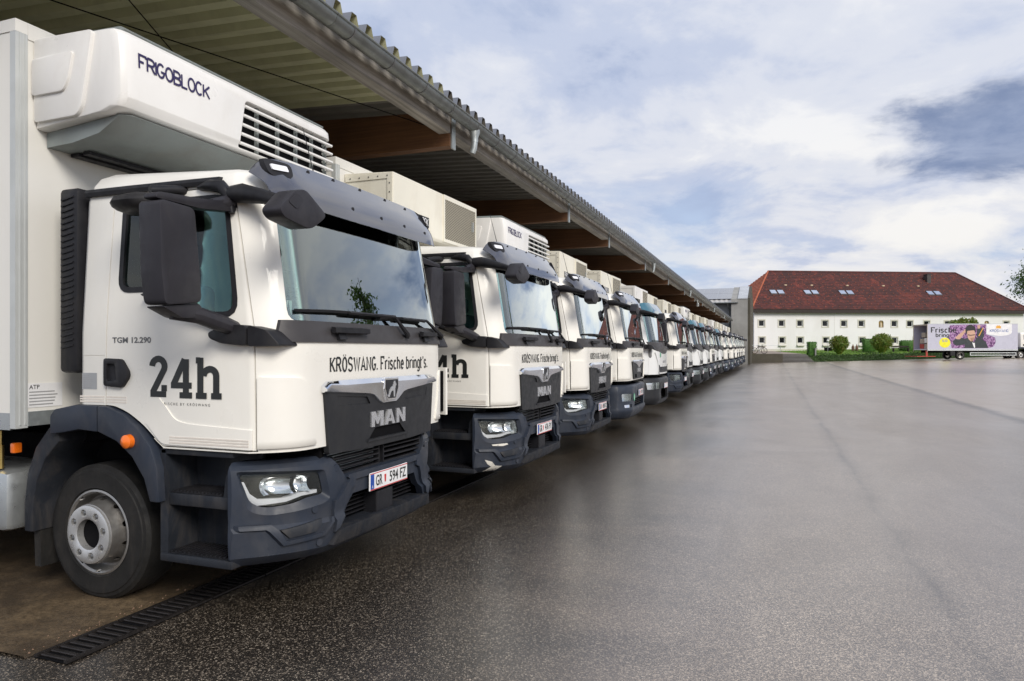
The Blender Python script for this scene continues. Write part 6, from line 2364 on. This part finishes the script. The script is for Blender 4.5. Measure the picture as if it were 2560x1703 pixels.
def frond_shrub(u, D, h, label, seed):
    R = (u - 1280) / 1740 * D
    o = empty('tall_shrub', W(R, D, lawn_z(R, D)), label, 'shrub', 'shrubs behind the advertising truck')
    link('stem', MB().tube([(0, 0, 0), (.05, 0, h - .5)], [.07, .04], 6).mesh('bark', 40), o)

    def fn(r):
        d = Vector((r.gauss(0, 1), r.gauss(0, 1), abs(r.gauss(0, 1)) * .8)).normalized()
        q = r.uniform(.1, 1.0)
        return (d.x * .75 * q, d.y * .75 * q, h - 1.1 + d.z * 1.1 * q + (.25 - q * .3))
    link('crown', leaf_cloud(fn, 900, .14, seed, 'leaf_bush'), o)


frond_shrub(2385, 88, 3.75, 'left of three bronze shrub tops above the advertising truck', 31)
frond_shrub(2407, 88, 4.05, 'middle of three bronze shrub tops above the advertising truck', 32)
frond_shrub(2430, 88, 3.95, 'right of three bronze shrub tops above the advertising truck', 33)


def tree(R, D, z, h, crown_w, label, seed, n=5200, mat='leaf_tree', trunk='trunk_birch', leaf=.16):
    o = empty('tree', W(R, D, z), label, 'tree')
    r = random.Random(seed)
    tips = []
    tr = MB().tube([(0, 0, -.3), (.1, .05, h * .3), (-.05, 0, h * .6), (.1, 0, h * .95)], [.24, .19, .12, .03], 8)
    link('trunk', tr.mesh(trunk, 50), o)
    br = MB()
    for k in range(26):
        t_ = r.uniform(.25, .93)
        a = r.uniform(0, 6.28)
        L = crown_w * .5 * r.uniform(.6, 1.05) * (1.15 - abs(t_ - .45) * 1.2)
        p0 = Vector((.05, 0, h * t_))
        p1 = p0 + Vector((math.cos(a), math.sin(a), .45)) * L * .6
        p2 = p1 + Vector((math.cos(a), math.sin(a), -.25)) * L * .45
        br.tube([p0, p1, p2], [.05, .03, .012], 5)
        tips += [(p1, L * .30), (p2, L * .34), ((p0 + p1) / 2, L * .22), (p2 + Vector((0, 0, -.7)), L * .22)]
    link('limbs', br.mesh(trunk, 50), o)

    def fn(q):
        c, s = tips[q.randrange(len(tips))]
        return (c.x + q.gauss(0, s), c.y + q.gauss(0, s), c.z + q.gauss(0, s * .9))
    link('crown', leaf_cloud(fn, n, leaf, seed + 1, mat), o)


tree(82.0, 106, 1.5, 15.0, 8.2, 'birch tree at the right edge beyond the house corner', 41, 20000, leaf=.20)
tree(79.0, 101, 1.5, 6.0, 5.0, 'low green tree behind the cab of the advertising truck', 43, 2600, 'leaf_hedge', 'bark')


# ------------------------------------------------------------------ small things by the house
def at_px(u, D, z):
    return W((u - 1280) / 1740 * D, D, z)


def lz(u, D):
    return lawn_z((u - 1280) / 1740 * D, D)


lp = empty('lamp_post', at_px(2069.5, 86, lz(2069.5, 86)), 'thin garden lamp with white globe by the house wall', 'lamp')
link('pole', MB().tube([(0, 0, 0), (0, 0, 1.35)], .025, 8).mesh('galvanised'), lp)
link('globe', MB().lathe([(0, 1.33), (.10, 1.36), (.15, 1.47), (.10, 1.58), (0, 1.62)], 'Z', n=14).mesh('globe_white', 60), lp)
bn = empty('garden_bench', at_px(2252, 85, lz(2252, 85)), 'dark wooden garden bench in front of the clipped hedge', 'bench', None, YAW)
for z, y in ((.42, -.12), (.42, .0), (.42, .12)):
    link('seat_plank', MB().box(-1.1, 1.1, y - .05, y + .05, z, z + .04).mesh('eave_wood'), bn)
link('backrest', MB().box(-1.1, 1.1, .20, .23, .55, .72).mesh('eave_wood'), bn)
for x in (-.9, .9):
    link('leg', MB().box(x - .04, x + .04, -.16, .18, 0, .42).mesh('eave_wood'), bn)
for u, lab in ((2132.5, 'left of two rusty pointed lanterns at the house wall'), (2142, 'right of two rusty pointed lanterns at the house wall')):
    st = MB().lathe([(0, 0), (.17, 0), (.18, .5), (.12, .62), (.05, .7), (.03, .85), (0, .88)], 'Z', n=10)
    tag(link('garden_lantern', st.mesh('rust_pot', 40), None, at_px(u, 88.5, lz(u, 88.5))), lab, 'lantern', 'rusty lanterns')
cb_ = empty('storage_bin', at_px(2070, 88.6, lz(2070, 88.6)), 'low black bin against the house wall beside the lamp', 'bin', None, YAW)
link('body', MB().rbox(-.42, .42, -.2, .2, 0, .42, .02).mesh('void_black'), cb_)
link('lid', MB().rbox(-.44, .44, -.22, .22, .421, .47, .01).mesh('void_black'), cb_)
bp = empty('gate_post', at_px(2039, 80.5, lz(2039, 80.5)), 'small pale post beside the hedge at the stairs', 'post')
link('shaft', MB().rbox(-.08, .08, -.08, .08, 0, .85, .01).mesh('concrete'), bp)
link('cap', MB().rbox(-.11, .11, -.11, .11, .851, .93, .02).mesh('concrete'), bp)

# bicycle leaning on the terrace railing
bk = empty('bicycle', W(27.85, 78.35, 1.24), 'dark mountain bike standing on the terrace by the railing', 'bicycle', None, YAW)
for x in (-.54, .54):
    w_ = link('wheel', MB().lathe([(.31, -.03), (.345, -.022), (.36, 0), (.345, .022), (.31, .03)], 'Y', (x, 0, .36), 28).mesh('rubber', 50), bk)
    sp_ = MB()
    for k in range(8):
        a = math.pi * k / 8
        sp_.tube([(x - .31 * math.cos(a), 0, .36 - .31 * math.sin(a)), (x + .31 * math.cos(a), 0, .36 + .31 * math.sin(a))], .004, 4)
    link('spokes', sp_.mesh('bolt_steel'), w_)
    link('rim', MB().lathe([(.30, -.012), (.312, -.012), (.312, .012), (.30, .012)], 'Y', (x, 0, .36), 28).mesh('brass' if x < 0 else 'bolt_steel', 50), w_)
fr = MB()
for a, b in (((-.05, 0, .36), (-.16, 0, .86)), ((-.05, 0, .36), (.36, 0, .80)), ((-.13, 0, .78), (.34, 0, .90)), ((-.05, 0, .36), (-.54, 0, .36)), ((-.14, 0, .76), (-.54, 0, .36))):
    fr.tube([a, b], .028, 6)
link('frame', fr.mesh('black_plastic'), bk)
link('fork', MB().tube([(.33, 0, .97), (.54, 0, .36)], .026, 6).mesh('black_plastic'), bk)
link('saddle', MB().rbox(-.30, -.04, -.06, .06, .93, .98, .02).tube([(-.16, 0, .85), (-.18, 0, .94)], .016, 6).mesh('black_plastic'), bk)
link('handlebar', MB().tube([(.33, -.33, 1.05), (.30, 0, 1.03), (.33, .33, 1.05)], .015, 6).tube([(.32, 0, .95), (.30, 0, 1.03)], .02, 6).mesh('black_plastic'), bk)
link('crank', MB().lathe([(0, -.03), (.09, -.03), (.09, .0), (0, .0)], 'Y', (-.05, 0, .36), 14).mesh('bolt_steel'), bk)

# ------------------------------------------------------------------ truck with the advertising print, in front of the house
AD, AR = 72.0, 54.35
az = gW(48, AD)
ad = empty('advertising_truck', W(AR, AD + 1.27, az), 'box truck with purple advertising print and open tail, parked before the house', 'truck', None, YAW)
KIT_OLD.put(ad, skip=('box_body', 'fuel_tank', 'side_guard', 'rear_wheel', 'chassis', 'numerals', 'door_lettering', 'type_badge', 'front_lettering', 'mud_flap', 'air_intake'), max_level=0)
bx0, bx1, bz0, bz1, hw = -11.35, -2.02, .985, 3.67, 1.265
body = MB().box(bx0, bx1, -hw, -hw + .08, bz0, bz1).box(bx0, bx1, hw - .08, hw, bz0, bz1).box(bx0, bx1, -hw + .081, hw - .081, bz0, bz0 + .12).box(bx0, bx1, -hw + .081, hw - .081, bz1 - .08, bz1).box(bx1 - .08, bx1, -hw + .081, hw - .081, bz0 + .121, bz1 - .081)
b_ = link('box_body', body.mesh('side_lilac'), ad)
link('top_rail', MB().box(bx0, bx1 + .01, -hw - .012, -hw + .03, bz1 + .001, bz1 + .05).mesh('aluminium'), b_)
link('bottom_rail', MB().box(bx0, bx1, -hw - .012, -hw - .001, bz0 - .06, bz0 + .07).mesh('aluminium'), b_)
link('tail_frame', MB().box(bx0 - .04, bx0 - .001, -hw, hw, bz1 - .14, bz1).box(bx0 - .04, bx0 - .001, -hw, -hw + .06, bz0 - .2, bz1 - .141).box(bx0 - .04, bx0 - .001, hw - .06, hw, bz0 - .2, bz1 - .141).mesh('cargo_beige'), b_)
for k, (y, z, mt) in enumerate(((-.5, 1.2, 'cargo_beige'), (.3, 1.2, 'red_frame'), (.3, 1.75, 'cargo_beige'), (-.5, 1.8, 'casement'), (0, 2.4, 'cargo_beige'))):
    link('crate', MB().rbox(bx0 + .3, bx0 + .9, y - .35, y + .35, z - .08, z + .42, .02, 1).mesh(mt), ad)
link('tail_lift', MB().box(bx0 - 1.0, bx0 + .9, -1.15, 1.15, .30, .36).box(bx0 - .05, bx0 + .1, -1.1, -1.0, .3, 1.0).mesh('red_frame'), ad)
mb = MB()
for y in (-.42, .35):
    mb.box(bx0 + .3, -.35, y, y + .08, .70, .97)
mb.box(-8.1, -7.5, -1.1, 1.1, .4, .6)
link('chassis', mb.mesh('void_black'), ad)
for x, y in ((-7.9, -1.05), (-7.9, 1.05)):
    w_ = link('rear_wheel', moved(WH['tyre'], (x, y, .45), y > 0), ad)
    link('rim', moved(WH['rrim'], (x, y, .45), y > 0), w_)
link('toolbox', MB().rbox(-8.95, -8.45, -1.2, -.7, .40, .95, .02).mesh('black_plastic'), ad)
gd = MB().box(-6.95, -2.15, -1.24, -1.20, .42, .50).box(-6.95, -2.15, -1.24, -1.20, .66, .74).box(-6.95, -6.87, -1.241, -1.20, .501, .659).box(-2.23, -2.15, -1.241, -1.20, .501, .659)
link('side_guard', gd.mesh('aluminium'), ad)


def adp(cx, cy, o=0.0):
    """a spot on the printed side, given in the enlarged study of it"""
    u, v = cx / 6.03 + 2220, cy / 6.03 + 660
    return ((u - 1280) / 1740 * AD - AR, -hw - .004 - o, EYE + (876 - v) / 1740 * AD - az)


def print_shape(name, pts, mat, o):
    pts = pts[::-1] if sum(pts[i][0] * pts[(i + 1) % len(pts)][1] - pts[(i + 1) % len(pts)][0] * pts[i][1] for i in range(len(pts))) < 0 else pts
    mb = MB().prism(pts, o, o + .0015, lambda a, b, w: adp(a, b, w))
    return link(name, mb.mesh(mat), ad)


cab = [(930, 925), (1120, 915), (1480, 912), (1480, 1060), (1550, 1085), (1615, 1110), (1625, 1180), (1590, 1250), (1500, 1270), (960, 1272), (945, 1190), (905, 1120), (935, 1050), (925, 985)]
print_shape('cabbage_print', round_poly(cab, 14, 3), 'print_cabbage', .0)
print_shape('jacket_print', [(975, 1165), (1010, 1130), (1080, 1140), (1100, 1110), (1160, 1130), (1215, 1105), (1300, 1180), (1330, 1105), (1420, 1135), (1480, 1180), (1510, 1268), (1150, 1270), (1160, 1215), (1030, 1235), (985, 1200)], 'print_jacket', .002)
print_shape('arm_print', [(1010, 1115), (1060, 1070), (1165, 985), (1180, 1010), (1120, 1090), (1085, 1135), (1045, 1135)], 'print_skin', .004)
print_shape('hair_print', round_poly([(1170, 960), (1200, 925), (1260, 915), (1315, 950), (1325, 1010), (1310, 1060), (1180, 1060), (1165, 1010)], 18, 3), 'print_hair', .005)
print_shape('face_print', round_poly([(1192, 1010), (1300, 1000), (1318, 1060), (1305, 1120), (1280, 1165), (1250, 1170), (1210, 1130), (1192, 1065)], 14, 3), 'print_skin', .007)
print_shape('face_shade_print', [(1240, 1120), (1300, 1105), (1285, 1160), (1255, 1168)], 'print_skin_dark', .009)
print_shape('brow_print', [(1200, 1062), (1245, 1070), (1310, 1062), (1308, 1074), (1245, 1082), (1202, 1076)], 'print_hair', .009)
print_shape('shirt_print', [(1268, 1182), (1300, 1195), (1308, 1185), (1312, 1262), (1300, 1268)], 'plate_white', .004)
print_shape('small_figure_print', [(1340, 1000), (1350, 950), (1390, 960), (1440, 985), (1450, 1080), (1430, 1130), (1360, 1125), (1335, 1070)], 'print_jacket', .002)
print_shape('small_face_print', round_poly([(1345, 930), (1375, 915), (1395, 935), (1385, 975), (1352, 975)], 8, 3), 'print_skin', .004)
print_shape('horn_print', [(1362, 1085), (1430, 960), (1440, 965), (1378, 1088)], 'print_orange', .005)
print_shape('yellow_disc', arc(856, 1188, 84, 76, 0, 345, 23), 'print_yellow', .002)
print_shape('logo_field', round_poly([(1484, 905), (1868, 895), (1868, 1050), (1800, 1075), (1700, 1088), (1484, 1060)], [0, 0, 30, 40, 40, 0], 4), 'plate_white', .002)
print_shape('sun_logo', [(1622, 972), (1632, 948), (1622, 935), (1645, 938), (1650, 922), (1665, 934), (1680, 922), (1686, 938), (1708, 935), (1698, 950), (1708, 972)], 'print_orange', .004)
L_ = adp(655, 1033)
link('slogan', stroke_text('Frische', adp(1020, 0)[0] - L_[0], adp(0, 960)[2] - L_[2], lambda u, v, o: (L_[0] + u, L_[1] - .010 - o, L_[2] + v), 'print_black', th=.17, w=.5, gap=.26, serif=.11), ad)
L2 = adp(725, 1098)
link('slogan', stroke_text('bring', adp(915, 0)[0] - L2[0], adp(0, 1048)[2] - L2[2], lambda u, v, o: (L2[0] + u, L2[1] - .010 - o, L2[2] + v), 'print_black', th=.17, w=.5, gap=.26, serif=.11), ad)
L3 = adp(1538, 1026)
link('logo_text', stroke_text('KRÖSWANG', adp(1812, 0)[0] - L3[0], adp(0, 988)[2] - L3[2], lambda u, v, o: (L3[0] + u, L3[1] - .006 - o, L3[2] + v), 'print_blue', th=.15, w=.6, gap=.2), ad)
L4 = adp(812, 1180)
link('disc_text', font_text('50', adp(898, 0)[0] - L4[0], adp(0, 1138)[2] - L4[2], lambda u, v, o: (L4[0] + u, L4[1] - .006 - o, L4[2] + v), 'print_grey', .03), ad)
# poplars out to the right, seen mirrored in the windscreens
for k, (R, D, h, lab) in enumerate(((35, 33.5, 16.5, 'tall poplar right of the yard, outside the picture, the tallest of three'), (37.6, 34.5, 13.5, 'second poplar right of the yard, outside the picture'), (40.5, 35.5, 12.0, 'third poplar right of the yard, outside the picture'))):
    x, y, _ = W(R, D)
    tree(R, D, ground_z(x, y), h, 4.2, lab, 60 + 3 * k, 2600, 'leaf_tree', 'bark', .22)
